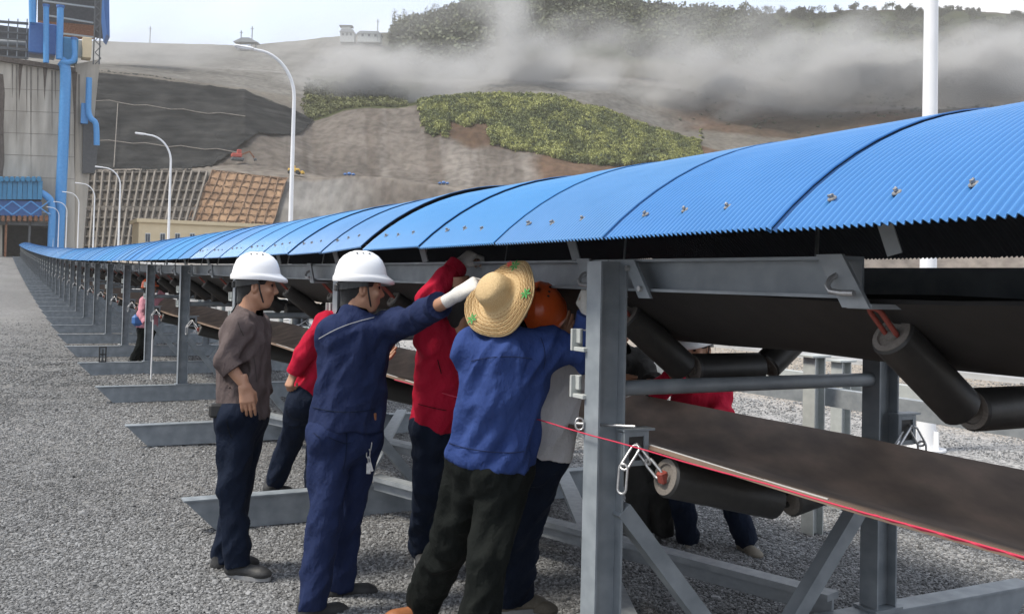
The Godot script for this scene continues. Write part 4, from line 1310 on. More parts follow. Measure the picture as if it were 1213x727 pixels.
func roller(mb: MB, ends: MB, a: Vector3, b: Vector3, r: float) -> void:
	var d := (b - a).normalized()
	var side := d.cross(Vector3.FORWARD).normalized()
	var xf := Transform3D(Basis(side, d, side.cross(d)), a)
	var l := a.distance_to(b)
	mb.lathe([Vector2(r * 0.9, 0.0), Vector2(r, 0.008), Vector2(r, l - 0.008), Vector2(r * 0.9, l)], xf, 22)
	ends.lathe([Vector2(0.0, -0.004), Vector2(r * 0.30, -0.004), Vector2(r * 0.34, 0.006), Vector2(r * 0.62, 0.004), Vector2(r * 0.66, -0.003), Vector2(r * 0.90, -0.002), Vector2(r * 0.91, 0.002)], xf, 22)
	ends.lathe([Vector2(r * 0.91, l - 0.002), Vector2(r * 0.62, l + 0.002), Vector2(r * 0.3, l + 0.003), Vector2(0.0, l + 0.003)], xf, 18)

func make_idler() -> Node3D:
	var f := thing("carrying_idler", "", "roller set", Transform3D(), "hanging roller sets under the carrying belt")
	var P := [Vector3(2.27, 1.49, 0), Vector3(2.565, 1.268, 0), Vector3(2.61, 1.262, 0), Vector3(2.97, 1.262, 0), Vector3(3.015, 1.268, 0), Vector3(3.31, 1.49, 0)]
	for k in 3:
		var a := MB.new(); var b := MB.new()
		roller(a, b, P[k * 2], P[k * 2 + 1], 0.066)
		var r := part("roller", a, M.roller, f)
		part("roller_end", b, M.roller_end, r)
	for s in [0, 1]:
		var e: Vector3 = P[0] if s == 0 else P[5]
		var o: float = 1.0 if s == 0 else -1.0
		var mb := MB.new()
		link(mb, e + Vector3(0.01 * o, -0.01, 0), e + Vector3(-0.075 * o, 0.075, 0), Vector3(0, 0, 1), 0.04, 0.008)
		part("clevis", mb, M.red_primer, f)
		mb = MB.new()
		mb.extrude(PackedVector2Array([Vector2(-0.13, 1.715), Vector2(-0.03, 1.715), Vector2(0.075, 1.565), Vector2(-0.025, 1.565)]), 0.012, Transform3D(Basis(Vector3(0, 0, 1), Vector3.UP, Vector3(-1, 0, 0)), Vector3(2.115 if s == 0 else 3.477, 0, 0)))
		mb.box(Vector3(2.17 if s == 0 else 3.41, 1.57, 0.03), Vector3(0.12, 0.014, 0.09))
		part("hanger_plate", mb, M.worn_grey_paint, f)
		mb = MB.new()
		var x := 2.085 if s == 0 else 3.495
		mb.tube([Vector3(x + 0.03 * o, 1.66, -0.05), Vector3(x, 1.645, -0.052), Vector3(x - 0.01 * o, 1.625, -0.055), Vector3(x - 0.012 * o, 1.61, -0.04), Vector3(x - 0.012 * o, 1.606, 0.0), Vector3(x - 0.01 * o, 1.606, 0.045)], 0.0085, 8)
		part("hook_bolt", mb, M.galvanised, f)
	return f

func make_return() -> Node3D:
	var f := thing("return_idler", "", "roller set", Transform3D(), "roller pairs hanging under the return belt")
	for k in 2:
		var a := MB.new(); var b := MB.new()
		var e := Vector3(2.225, 0.90, 0) if k == 0 else Vector3(3.355, 0.88, 0)
		var c := Vector3(2.755, 0.772, 0) if k == 0 else Vector3(2.825, 0.772, 0)
		roller(a, b, e, c, 0.075)
		var r := part("roller", a, M.roller, f)
		part("roller_end", b, M.roller_end, r)
		var o := 1.0 if k == 0 else -1.0
		var mb := MB.new()
		mb.box(e + Vector3(-0.012 * o, 0.0, 0), Vector3(0.035, 0.045, 0.035), Basis(Vector3.BACK, 0.3), 0.006)
		part("clevis", mb, M.red_primer, f)
		mb = MB.new()
		var tip := Vector3(2.155, 1.0, -0.09) if k == 0 else Vector3(3.60, 1.0, -0.09)
		var p0 := e + Vector3(-0.02 * o, 0.0, 0)
		link(mb, p0, p0.lerp(tip, 0.58), Vector3(0, 1, 0.4), 0.036, 0.0058)
		link(mb, p0.lerp(tip, 0.45), p0.lerp(tip, 1.1), Vector3(0, 0.3, 1), 0.034, 0.0055)
		link(mb, tip + Vector3(-0.01 * o, 0.01, 0.02), tip + Vector3(-0.075 * o, -0.075, 0.02), Vector3(1, 0.4, 1), 0.032, 0.0052)
		link(mb, tip + Vector3(-0.07 * o, -0.055, 0.02), tip + Vector3(-0.078 * o, -0.165, 0.02), Vector3(0.6, 0, 1), 0.034, 0.0052)
		part("chain", mb, M.galvanised, f)
	var mb2 := MB.new()
	link(mb2, Vector3(2.74, 0.772, 0), Vector3(2.84, 0.772, 0), Vector3.UP, 0.05, 0.012)
	part("coupling", mb2, M.roller, f)
	return f

func ordinal(i: int) -> String:
	return WORDS[i] if i < WORDS.size() else str(i + 1) + "th"

func swept(profile: Array, t0: float, t1: float, step: float, thick: float, sag: float, every: float) -> MB:
	var mb := MB.new()
	var n := int(ceil((t1 - t0) / step)) + 1
	var m := profile.size()
	var nrm := []
	for j in m:
		var d: Vector2 = (profile[mini(j + 1, m - 1)] - profile[maxi(j - 1, 0)]).normalized()
		nrm.append(Vector2(-d.y, d.x))
	var top := PackedVector3Array()
	var bot := PackedVector3Array()
	for i in n:
		var t := minf(t0 + i * step, t1)
		var sg := sag * absf(sin(PI * t / every))
		for j in m:
			var q: Vector2 = profile[j]
			var wob := 0.004 * sin(t * 2.3 + j) if (j == 0 or j == m - 1) else 0.0
			top.append(loc(q.x, q.y - sg + wob, t))
			q = q - nrm[j] * thick
			bot.append(loc(q.x, q.y - sg + wob, t))
	mb.grid(top, m, n, PackedColorArray(), false)
	mb.grid(bot, m, n, PackedColorArray(), true)
	for i in n - 1:
		mb.quad(top[i * m], top[(i + 1) * m], bot[(i + 1) * m], bot[i * m])
		mb.quad(top[i * m + m - 1], bot[i * m + m - 1], bot[(i + 1) * m + m - 1], top[(i + 1) * m + m - 1])
	return mb

func channel(x: float, o: float) -> PackedVector2Array:
	return PackedVector2Array([Vector2(x, 1.59), Vector2(x + 0.07 * o, 1.59), Vector2(x + 0.07 * o, 1.71), Vector2(x, 1.71), Vector2(x, 1.70), Vector2(x + 0.062 * o, 1.70), Vector2(x + 0.062 * o, 1.60), Vector2(x, 1.60)])

func build_conveyor() -> void:
	# frames
	var proto := make_frame()
	var t := 3.22
	var k := 0
	while t < 152.0:
		var label := "grey support frame of the conveyor, %s of the row from the right edge" % ordinal(k) if k < 10 else "small grey support frame in the distant row under the canopy"
		if k == 0: label = "nearest grey support frame, its post carrying hooks and a chain plate"
		if k == 0:
			proto.transform = frame_at(t); proto.set_meta("label", label)
		else: copy(proto, frame_at(t), label)
		t += 3.3; k += 1
	# stringers: channels open to the outside
	for s in 2:
		var x := 2.122 if s == 0 else 3.458
		var o := 1.0 if s == 0 else -1.0
		var side := "near" if s == 0 else "far"
		var mb := MB.new()
		mb.extrude(channel(x, o), 1.24 if s == 0 else 4.6, Transform3D(Basis(), Vector3(0, 0, -0.09)))
		single("stringer", mb, M.grey_paint, ("short grey channel ending in mid air beside the first hook bolt" if s == 0 else "dark channel along the far side of the rightmost bay"), "steel channel", "", frame_at(3.22))
		mb = MB.new()
		mb.extrude(channel(x, o), 3.29, Transform3D(Basis(), Vector3(0, 0, -1.645)))
		var first := single("stringer", mb, M.grey_paint, "", "steel channel", "channels along the %s side of the conveyor" % side)
		k = 0
		t = 3.22 + 0.09 + 1.65
		while t < 150.0:
			var label := "grey channel along the %s side of the conveyor, %s bay from the right" % [side, ordinal(k + 1)] if k < 8 else "grey channel along the %s side of the distant conveyor" % side
			if k == 0:
				first.transform = frame_at(t); first.set_meta("label", label)
			else: copy(first, frame_at(t), label)
			t += 3.3; k += 1
	# roof
	var hi := sheet_mesh(8, 24, 37)
	var mid := sheet_mesh(3, 16, 37)
	var low := sheet_mesh(0, 10, 1)
	var bolt := bolt_mesh().mesh()
	t = 2.03 - 0.4275 - 0.83 * 4
	k = -3
	var grp := "blue corrugated roof sheets of the canopy"
	var r := RandomNumberGenerator.new()
	r.seed = 4
	while t < 152.0:
		var label := "blue corrugated roof sheet, %s in view from the right edge" % ordinal(k) if k < 16 else "narrow blue roof sheet in the distant run of the canopy"
		if k == 6: label = "blue roof sheet whose raised right edge shows a wide dark gap"
		var xf := frame_at(t)
		if k > 0 or t > 0.2:
			xf.origin.y += r.randf_range(-0.002, 0.004)
			xf.basis = xf.basis * Basis(Vector3.RIGHT, r.randf_range(-0.002, 0.006))
			if k == 6:
				xf.origin.y += 0.008
				xf.basis = xf.basis * Basis(Vector3.RIGHT, -0.022)
		var sh := thing("roof_sheet", label, "roof sheet", xf, grp)
		var ms: Array = hi if t < 11.0 else (mid if t < 42.0 else low)
		part("sheet", ms[0], [M.roof_blue, M.roof_blue_faded, M.roof_blue_deep][r.randi() % 3], sh)
		if t < 42.0: part("underside", ms[1], M.roof_underside_shade, sh)  # inner face of the sheet, coloured dark for the shade below the roof
		if t < 11.0:
			for i in 3:
				var a := arc(-0.896 + r.randf_range(-0.008, 0.008), 0.012)
				var b := part("roof_bolt", bolt, M.zinc_bolt, sh)
				b.transform = Transform3D(Basis(Vector3.BACK, 0.60) * Basis(Vector3.UP, r.randf() * 6.0) * Basis.from_scale(Vector3.ONE * 0.78), Vector3(a.x, a.y, 0.425 - [0.13, 0.335, 0.54][2 - i] + 0.0 - 0.16))
		t += 0.83; k += 1
	# hoops under the sheets
	var mb := MB.new()
	var path := []
	for i in 21:
		var q := arc(-0.70 + 1.40 * i / 20.0, -0.022)
		path.append(Vector3(q.x, q.y, 0))
	for i in path.size() - 1: mb.beam(path[i], path[i + 1], 0.04, 0.008, Vector3(-(path[i].x - CD), 1.3, 0).normalized())
	var hoop := thing("roof_hoop", "", "roof hoop", Transform3D(), "grey hoops holding up the blue roof")
	part("arch", mb, M.worn_grey_paint, hoop)
	for s in [-1.0, 1.0]:
		mb = MB.new()
		mb.beam(path[0] if s < 0 else path[-1], Vector3(CD - 0.665 if s < 0 else CD + 0.665, 1.712, 0.05), 0.04, 0.008, Vector3(0.7 * s, 1, 0))
		part("leg", mb, M.worn_grey_paint, hoop)
	k = 0
	t = 1.95
	while t < 70.0:
		var label := "grey flat bar hoop under the roof, %s from the right edge" % ordinal(k) if k < 8 else "thin grey hoop under the distant roof"
		if k == 0:
			hoop.transform = frame_at(t); hoop.set_meta("label", label)
		else: copy(hoop, frame_at(t), label)
		t += 1.66; k += 1
	# rollers
	var idler := make_idler()
	k = 0
	t = 2.04
	while t < 60.0:
		var label := "hanging set of three rollers under the carrying belt, %s from the right" % ordinal(k) if k < 8 else "roller set in the dark under the distant carrying belt"
		if k == 0: label = "nearest set of hanging rollers with a worn end disc and red clevis"
		if k == 0:
			idler.transform = frame_at(t); idler.set_meta("label", label)
		else: copy(idler, frame_at(t), label)
		t += 1.36; k += 1
	var ret := make_return()
	k = 0
	t = 3.05
	while t < 70.0:
		var label := "pair of rollers chained under the return belt, %s from the right" % ordinal(k) if k < 6 else "roller pair under the distant return belt"
		if k == 0: label = "nearest pair of rollers chained under the return belt beside the red cord"
		if k == 0:
			ret.transform = frame_at(t); ret.set_meta("label", label)
		else: copy(ret, frame_at(t), label)
		t += 3.3; k += 1
	# belts
	var prof := []
	for i in 25:
		var u := -1.0 + 2.0 * i / 24.0
		var a := absf(u)
		var y := 1.40 + 0.205 * pow(maxf(0.0, (a - 0.32) / 0.68), 1.25)
		prof.append(Vector2(CD + 0.585 * u, y))
	single("carrying_belt", swept(prof, -3.0, 152.0, 0.34, 0.014, 0.012, 1.36), M.rubber, "black troughed upper belt running under the blue roof", "conveyor belt")
	prof = []
	for i in 17:
		var u := -1.0 + 2.0 * i / 16.0
		prof.append(Vector2(CD + 0.58 * u, 0.87 + (0.135 if u < 0.0 else 0.105) * pow(absf(u), 1.15)))
	var rb := thing("return_belt", "brown dusty lower belt running back between the posts", "conveyor belt")
	part("belt", swept(prof, -3.0, 152.0, 0.33, 0.016, 0.015, 3.3), M.dusty_belt, rb)
	mb = MB.new()
	for i in 90:
		var a := -1.0 + i * 0.14
		if soft.get_noise_1d(i * 9.0) < -0.22: continue
		var q0: Vector2 = prof[0]
		var y := q0.y - 0.015 * absf(sin(PI * a / 3.3)) + 0.004 * sin(a * 2.3)
		var y2 := q0.y - 0.015 * absf(sin(PI * (a + 0.142) / 3.3)) + 0.004 * sin((a + 0.142) * 2.3)
		mb.tube([loc(q0.x + 0.006, y - 0.002, a), loc(q0.x + 0.006, y2 - 0.002, a + 0.142)], 0.0045 + 0.003 * soft.get_noise_1d(i * 30.0), 5)
	part("frayed_edge", mb, M.belt_edge_wear, rb)
	# diagonal braces on the ground
	var k2 := 0
	for i in 2:
		var a := 3.22 + 3.3 * i
		for s in 2:
			mb = MB.new()
			var p0 := loc(2.25 if s == 0 else 3.3, 0.232 + 0.03 * s, a + 0.05)
			var p1 := loc(3.75 if s == 0 else 2.3, 0.232 + 0.03 * s, a + 3.25)
			mb.beam(p0, p1, 0.10, 0.03)
			mb.beam(p0 + Vector3(0, -0.05, 0), p1 + Vector3(0, -0.05, 0), 0.02, 0.07)
			single("ground_brace", mb, M.worn_grey_paint, "grey %s brace lying between the base beams, %s bay from the right" % ["rising" if s == 0 else "crossing", ordinal(i)], "steel brace", "diagonal braces between the base beams")
			k2 += 1
	# small fittings
	mb = MB.new()
	path = []
	for i in 24: path.append(loc(1.975, 1.052 - 0.004 * absf(sin(i * 0.9)), 0.9 + i * 0.19))
	mb.tube(path, 0.0027, 6)
	for i in 10: mb.tube([loc(1.975, 1.05, 1.0 + i * 0.09), loc(1.979, 1.045, 1.05 + i * 0.09), loc(1.973, 1.05, 1.09 + i * 0.09)], 0.003, 5)
	single("red_cord", mb, M.red_cord, "red cord stretched along the near side of the lower belt", "cord")
	mb = MB.new()
	var pc := loc(1.98, 1.055, 3.27)
	link(mb, pc, pc + Vector3(0.0, 0.045, 0.0), Vector3(1, 0, 0), 0.03, 0.004)
	mb.tube([loc(1.985, 1.075, 3.30), loc(2.12, 1.085, 3.10)], 0.006, 6)
	single("cord_clip", mb, M.galvanised, "small wire clip holding the red cord on the nearest post", "clip")

func make_lamp() -> Node3D:
	var f := thing("street_lamp", "", "street lamp", Transform3D(), "tall white street lamps beyond the conveyor")
	var mb := MB.new()
	mb.tube([Vector3(0, 0, 0), Vector3(0, 3, 0), Vector3(0, 7.3, 0)], 0.095, 14, 0.058)
	part("pole", mb, M.white_pole, f)
	mb = MB.new()
	mb.tube([Vector3(0, 0, 0), Vector3(0, 0.02, 0)], 0.19, 16)
	for k in 4: mb.beam(Vector3(cos(k * PI / 2) * 0.1, 0.0, sin(k * PI / 2) * 0.1), Vector3(cos(k * PI / 2) * 0.1, 0.2, sin(k * PI / 2) * 0.1), 0.012, 0.1, Vector3(cos(k * PI / 2), 0, sin(k * PI / 2)))
	part("base", mb, M.white_pole, f)
	mb = MB.new()
	var path := []
	for k in 13:
		var a := PI * 0.5 * k / 12.0
		path.append(Vector3(-1.25 * (1.0 - cos(a)), 7.28 + 1.45 * sin(a), 0))
	path.append(Vector3(-1.4, 8.745, 0))
	mb.tube(path, 0.058, 10, 0.045)
	part("arm", mb, M.white_pole, f)
	mb = MB.new()
	mb.box(Vector3(-1.68, 8.77, 0), Vector3(0.62, 0.085, 0.2), Basis(Vector3.BACK, -0.05), 0.035)
	var h := part("lamp_head", mb, M.white_pole, f)
	mb = MB.new()
	mb.box(Vector3(-1.72, 8.722, 0), Vector3(0.42, 0.02, 0.15), Basis(Vector3.BACK, -0.05), 0.004)
	part("lens", mb, M.lens, h)
	return f

func build_yard() -> void:
	var lamp := make_lamp()
	var spots := [[8.37, 7.06, "white lamp pole rising from the gravel right behind the canopy, its head out of sight"], [8.37, 32.4, "tallest white street lamp seen whole, in front of the orange slope"], [8.37, 59.6, "white street lamp standing before the yellow building"], [8.37, 87.4, "white street lamp in front of the lattice, next left of the yellow building"], [8.37, 113.4, "white street lamp at the corner of the silo pier"], [8.3, 137.0, "white street lamp in front of the silo pier, right of the tall pipe"], [7.6, 150.0, "white street lamp just right of the tall blue pipe foot"], [6.75, 153.0, "white street lamp just left of the tall blue pipe foot"], [6.2, 156.0, "leftmost white street lamp, close by the bent blue pipe"]]
	for i in spots.size():
		var q: Array = spots[i]
		var xf := Transform3D(Basis(Vector3.UP, TH), loc(q[0], 0.0, q[1]))
		if i == 0:
			lamp.transform = xf; lamp.set_meta("label", q[2])
		else: copy(lamp, xf, q[2])
		if i > 5:
			var c: Node3D = get_child(get_child_count() - 1)
			c.scale = Vector3.ONE * [0.9, 0.82, 0.74][i - 6]
	# unfinished walkway beyond the conveyor
	var X := frame_at(0.0)
	var down := Basis(Vector3(1, 0, 0), Vector3(0, 0, 1), Vector3(0, -1, 0))
	var k := 0
	for i in 8:
		for s in 2:
			var mb := MB.new()
			var x := 4.8 if s == 0 else 5.5
			var t := (4.95 if s == 0 else 5.4) + 3.3 * i
			mb.extrude(h_section(0.09, 0.11), 1.16 if s == 0 else 1.08, Transform3D(down, Vector3(x, 1.16 if s == 0 else 1.08, -t)))
			mb.box(Vector3(x, (1.165 if s == 0 else 1.085), -t), Vector3(0.16, 0.012, 0.14))
			single("walkway_post", mb, M.pale_grey_paint, "pale steel post on the gravel beyond the belt, %s of the %s row" % [ordinal(i), "nearer" if s == 0 else "farther"], "steel post", "pale posts beyond the conveyor", X)
	for s in 2:
		var mb := MB.new()
		var x := 4.92 if s == 0 else 5.62
		mb.extrude(PackedVector2Array([Vector2(x, 0.83), Vector2(x + 0.07, 0.83), Vector2(x + 0.07, 0.84), Vector2(x + 0.01, 0.84), Vector2(x + 0.01, 0.94), Vector2(x + 0.07, 0.94), Vector2(x + 0.07, 0.95), Vector2(x, 0.95)]), 30.0, Transform3D(Basis(), Vector3(0, 0, -31.0)))
		single("walkway_rail", mb, M.pale_grey_paint if s else M.worn_grey_paint, "grey channel rail bolted along the %s pale posts" % ("nearer" if s == 0 else "farther"), "rail", "", X)
	# pale notice boards seen between the belts
	for q in [[350.0, 386.0, "By", 1.4, "white notice board with dark letters seen between the belts, left of two"], [368.0, 389.0, "Sen", 1.5, "white notice board with smaller dark letters seen between the belts, right of two"]]:
		var b := thing("notice_board", q[4], "notice board", Transform3D(Basis(Vector3.UP, 0.28), at(q[0], 406, 24.0) * Vector3(1, 0, 1)))
		var y := at(q[0], q[1], 24.0).y
		b.position.y = rise(17.0)
		y -= b.position.y
		var wd := 0.34
		var mb := MB.new(); mb.box(Vector3(0, y, 0), Vector3(wd, 0.28, 0.03), Basis(), 0.004); part("board", mb, M.white_frame, b)
		for s in [-1, 1]:
			mb = MB.new(); mb.box(Vector3(s * wd * 0.42, (y - 0.14) * 0.5 - 0.1, -0.03), Vector3(0.04, y + 0.2, 0.03)); part("leg", mb, M.worn_grey_paint, b)
		var tm := TextMesh.new()
		tm.text = q[2]; tm.font_size = 32; tm.depth = 0.006; tm.pixel_size = 0.0045
		var tn := part("lettering", tm, M.print_green, b)
		tn.position = Vector3(-0.03, y - 0.02, 0.018)
	# black jack and white rod on the frames at the left
	var jk := thing("black_jack", "black steel jack standing on a base beam at the left", "jack", Transform3D(Basis(Vector3.UP, TH), loc(1.40, 0.2, 16.42)))
	var m2 := MB.new()
	for s in [-1, 1]: m2.box(Vector3(s * 0.045, 0.12, 0), Vector3(0.018, 0.24, 0.05), Basis(), 0.003)
	for y in [0.01, 0.12, 0.23]: m2.box(Vector3(0, y, 0), Vector3(0.072, 0.02, 0.05), Basis(), 0.003)
	part("body", m2, M.black_plastic, jk)
	m2 = MB.new(); m2.tube([Vector3(0, 0.02, 0), Vector3(0, 0.2, 0)], 0.014, 8); part("screw", m2, M.dark_steel, jk)
	m2 = MB.new(); m2.tube([loc(1.98, 0.0, 15.4), loc(1.99, 0.9, 15.42)], 0.011, 8)
	single("survey_rod", m2, M.white_pole, "thin white rod standing upright beside a post at the left", "rod")

# ---------------------------------------------------------------- people
var HEAD: MB
var HAIR: MB
var EYES: MB
var HANDS := {}
var SHOE: MB
var SOLE: MB
var fold_noise := FastNoiseLite.new()

func make_templates() -> void:
	fold_noise.frequency = 3.4
	fold_noise.fractal_octaves = 2
	fold_noise.seed = 8
	# head: looks along -z, origin between the ears
	var f := Field.new(Vector3(-0.11, -0.15, -0.14), Vector3(0.11, 0.14, 0.12), 0.0045)
	f.ell(Vector3(0, 0.035, 0.012), Vector3(0.074, 0.088, 0.094))
	f.ell(Vector3(0, -0.035, -0.022), Vector3(0.064, 0.080, 0.072), Basis(), 0.03)
	f.ell(Vector3(0, -0.092, -0.052), Vector3(0.032, 0.022, 0.026), Basis(), 0.03)
	for s in [-1.0, 1.0]:
		f.cap(Vector3(s * 0.052, -0.055, 0.0), Vector3(s * 0.026, -0.095, -0.045), 0.018, 0.016, 0.02)
		f.ell(Vector3(s * 0.042, -0.018, -0.064), Vector3(0.024, 0.02, 0.018), Basis(), 0.02)
		f.ell(Vector3(s * 0.032, 0.012, -0.094), Vector3(0.020, 0.012, 0.014), Basis(), 0.012, true)
		f.cap(Vector3(s * 0.012, 0.030, -0.083), Vector3(s * 0.048, 0.028, -0.068), 0.009, 0.007, 0.012)
		f.ell(Vector3(s * 0.076, -0.006, 0.012), Vector3(0.010, 0.032, 0.019), Basis(Vector3.UP, s * 0.35), 0.008)
		f.ell(Vector3(s * 0.083, -0.002, 0.008), Vector3(0.006, 0.016, 0.009), Basis(Vector3.UP, s * 0.35), 0.005, true)
		f.ell(Vector3(s * 0.013, -0.032, -0.094), Vector3(0.009, 0.008, 0.010), Basis(), 0.008)
	f.cap(Vector3(0, 0.020, -0.084), Vector3(0, -0.024, -0.106), 0.008, 0.0115, 0.014)
	f.cap(Vector3(-0.017, -0.058, -0.086), Vector3(0.017, -0.058, -0.086), 0.006, 0.006, 0.010)
	f.cap(Vector3(-0.015, -0.069, -0.083), Vector3(0.015, -0.069, -0.083), 0.007, 0.007, 0.008)
	f.cap(Vector3(0, -0.04, 0.02), Vector3(0, -0.16, 0.035), 0.052, 0.056, 0.03)
	HEAD = MB.new()
	f.to(HEAD)
	# hair: a close shell over the skull, open over the face and ears
	f = Field.new(Vector3(-0.11, -0.13, -0.12), Vector3(0.11, 0.15, 0.13), 0.006)
	f.ell(Vector3(0, 0.037, 0.016), Vector3(0.081, 0.094, 0.098))
	f.cap(Vector3(0, -0.03, 0.045), Vector3(0, -0.08, 0.055), 0.058, 0.044, 0.02)
	f.cut(Vector3(0, 0.05, -0.055), Vector3(0, -0.35, -1).normalized(), 0.4)
	for s in [-1.0, 1.0]: f.ell(Vector3(s * 0.08, -0.045, -0.02), Vector3(0.04, 0.055, 0.05), Basis(), 0.01, true)
	HAIR = MB.new()
	f.to(HAIR)
	EYES = MB.new()
	for s in [-1.0, 1.0]:
		EYES.lathe([Vector2(0.0, -0.010), Vector2(0.007, -0.007), Vector2(0.010, 0.0), Vector2(0.007, 0.007), Vector2(0.0, 0.010)], Transform3D(Basis(), Vector3(s * 0.031, 0.011, -0.077)), 10)
	# hands: wrist at the origin, fingers along -z, palm down, thumb at -x (a right hand)
	for q in [["relaxed", 20.0, 26.0, 16.0, 0.5], ["grip", 62.0, 72.0, 40.0, 1.0], ["flat", 8.0, 14.0, 8.0, 0.3]]:
		f = Field.new(Vector3(-0.10, -0.12, -0.22), Vector3(0.075, 0.06, 0.05), 0.0042)
		f.cap(Vector3(0, 0, 0.04), Vector3(0, 0, -0.01), 0.026, 0.025, 0.02)
		for i in 4:
			var x: float = [-0.030, -0.010, 0.010, 0.028][i]
			var kn := Vector3(x, 0.003 - 0.004 * absf(i - 1.5) * 0.5, -0.088 + (0.006 if i == 3 else 0.0))
			f.cap(Vector3(x * 0.6, 0, -0.012), kn, 0.0145, 0.0115, 0.016)
			var lens: Array = [[0.042, 0.025, 0.020], [0.046, 0.029, 0.022], [0.043, 0.027, 0.021], [0.034, 0.020, 0.018]][i]
			var ang := 0.0
			var p := kn
			for j in 3:
				ang += deg_to_rad([q[1], q[2], q[3]][j]) * (1.0 + 0.12 * (i - 1.5))
				var d := Vector3(x * 0.9, -sin(ang), -cos(ang)).normalized()
				var e: Vector3 = p + d * lens[j]
				f.cap(p, e, 0.0098 - j * 0.0009, 0.0092 - j * 0.0012, 0.003)
				p = e
		var th: float = q[4]
		f.cap(Vector3(-0.016, -0.006, -0.020), Vector3(-0.044, -0.016, -0.052), 0.016, 0.0125, 0.012)
		f.cap(Vector3(-0.044, -0.016, -0.052), Vector3(-0.052 + 0.012 * th, -0.022 - 0.016 * th, -0.086), 0.0118, 0.0105, 0.004)
		f.cap(Vector3(-0.052 + 0.012 * th, -0.022 - 0.016 * th, -0.086), Vector3(-0.050 + 0.03 * th, -0.026 - 0.026 * th, -0.112), 0.0105, 0.008, 0.003)
		var mb := MB.new()
		f.to(mb)
		HANDS[q[0]] = mb
	# shoe: ankle above the origin on the ground, toes along -z
	f = Field.new(Vector3(-0.07, -0.02, -0.22), Vector3(0.07, 0.16, 0.12), 0.007)
	f.cap(Vector3(0, 0.10, 0.025), Vector3(0, 0.045, 0.03), 0.046, 0.042, 0.02)
	f.cap(Vector3(0, 0.045, 0.035), Vector3(-0.004, 0.035, -0.13), 0.040, 0.036, 0.02)
	f.ell(Vector3(-0.004, 0.033, -0.135), Vector3(0.046, 0.032, 0.06), Basis(), 0.02)
	f.cut(Vector3(0, 0.016, 0), Vector3.DOWN, 0.5)
	f.cut(Vector3(0, 0.125, 0), Vector3.UP, 0.3)
	SHOE = MB.new()
	f.to(SHOE)
	SOLE = MB.new()
	var ps := PackedVector2Array()
	for k in 24:
		var a := TAU * k / 24.0
		ps.append(Vector2(0.049 * sin(a) * (0.85 + 0.15 * cos(a)) - 0.003, -0.055 + 0.138 * cos(a)))
	SOLE.extrude(ps, 0.022, Transform3D(Basis(Vector3(1, 0, 0), Vector3(0, 0, -1), Vector3(0, 1, 0)), Vector3(0, 0, -0.11)))

func aim(dir: Vector3, up: Vector3) -> Basis:    # -z along dir, y near up
	var z := -dir.normalized()
	var x := up.cross(z).normalized()
	return Basis(x, z.cross(x), z)

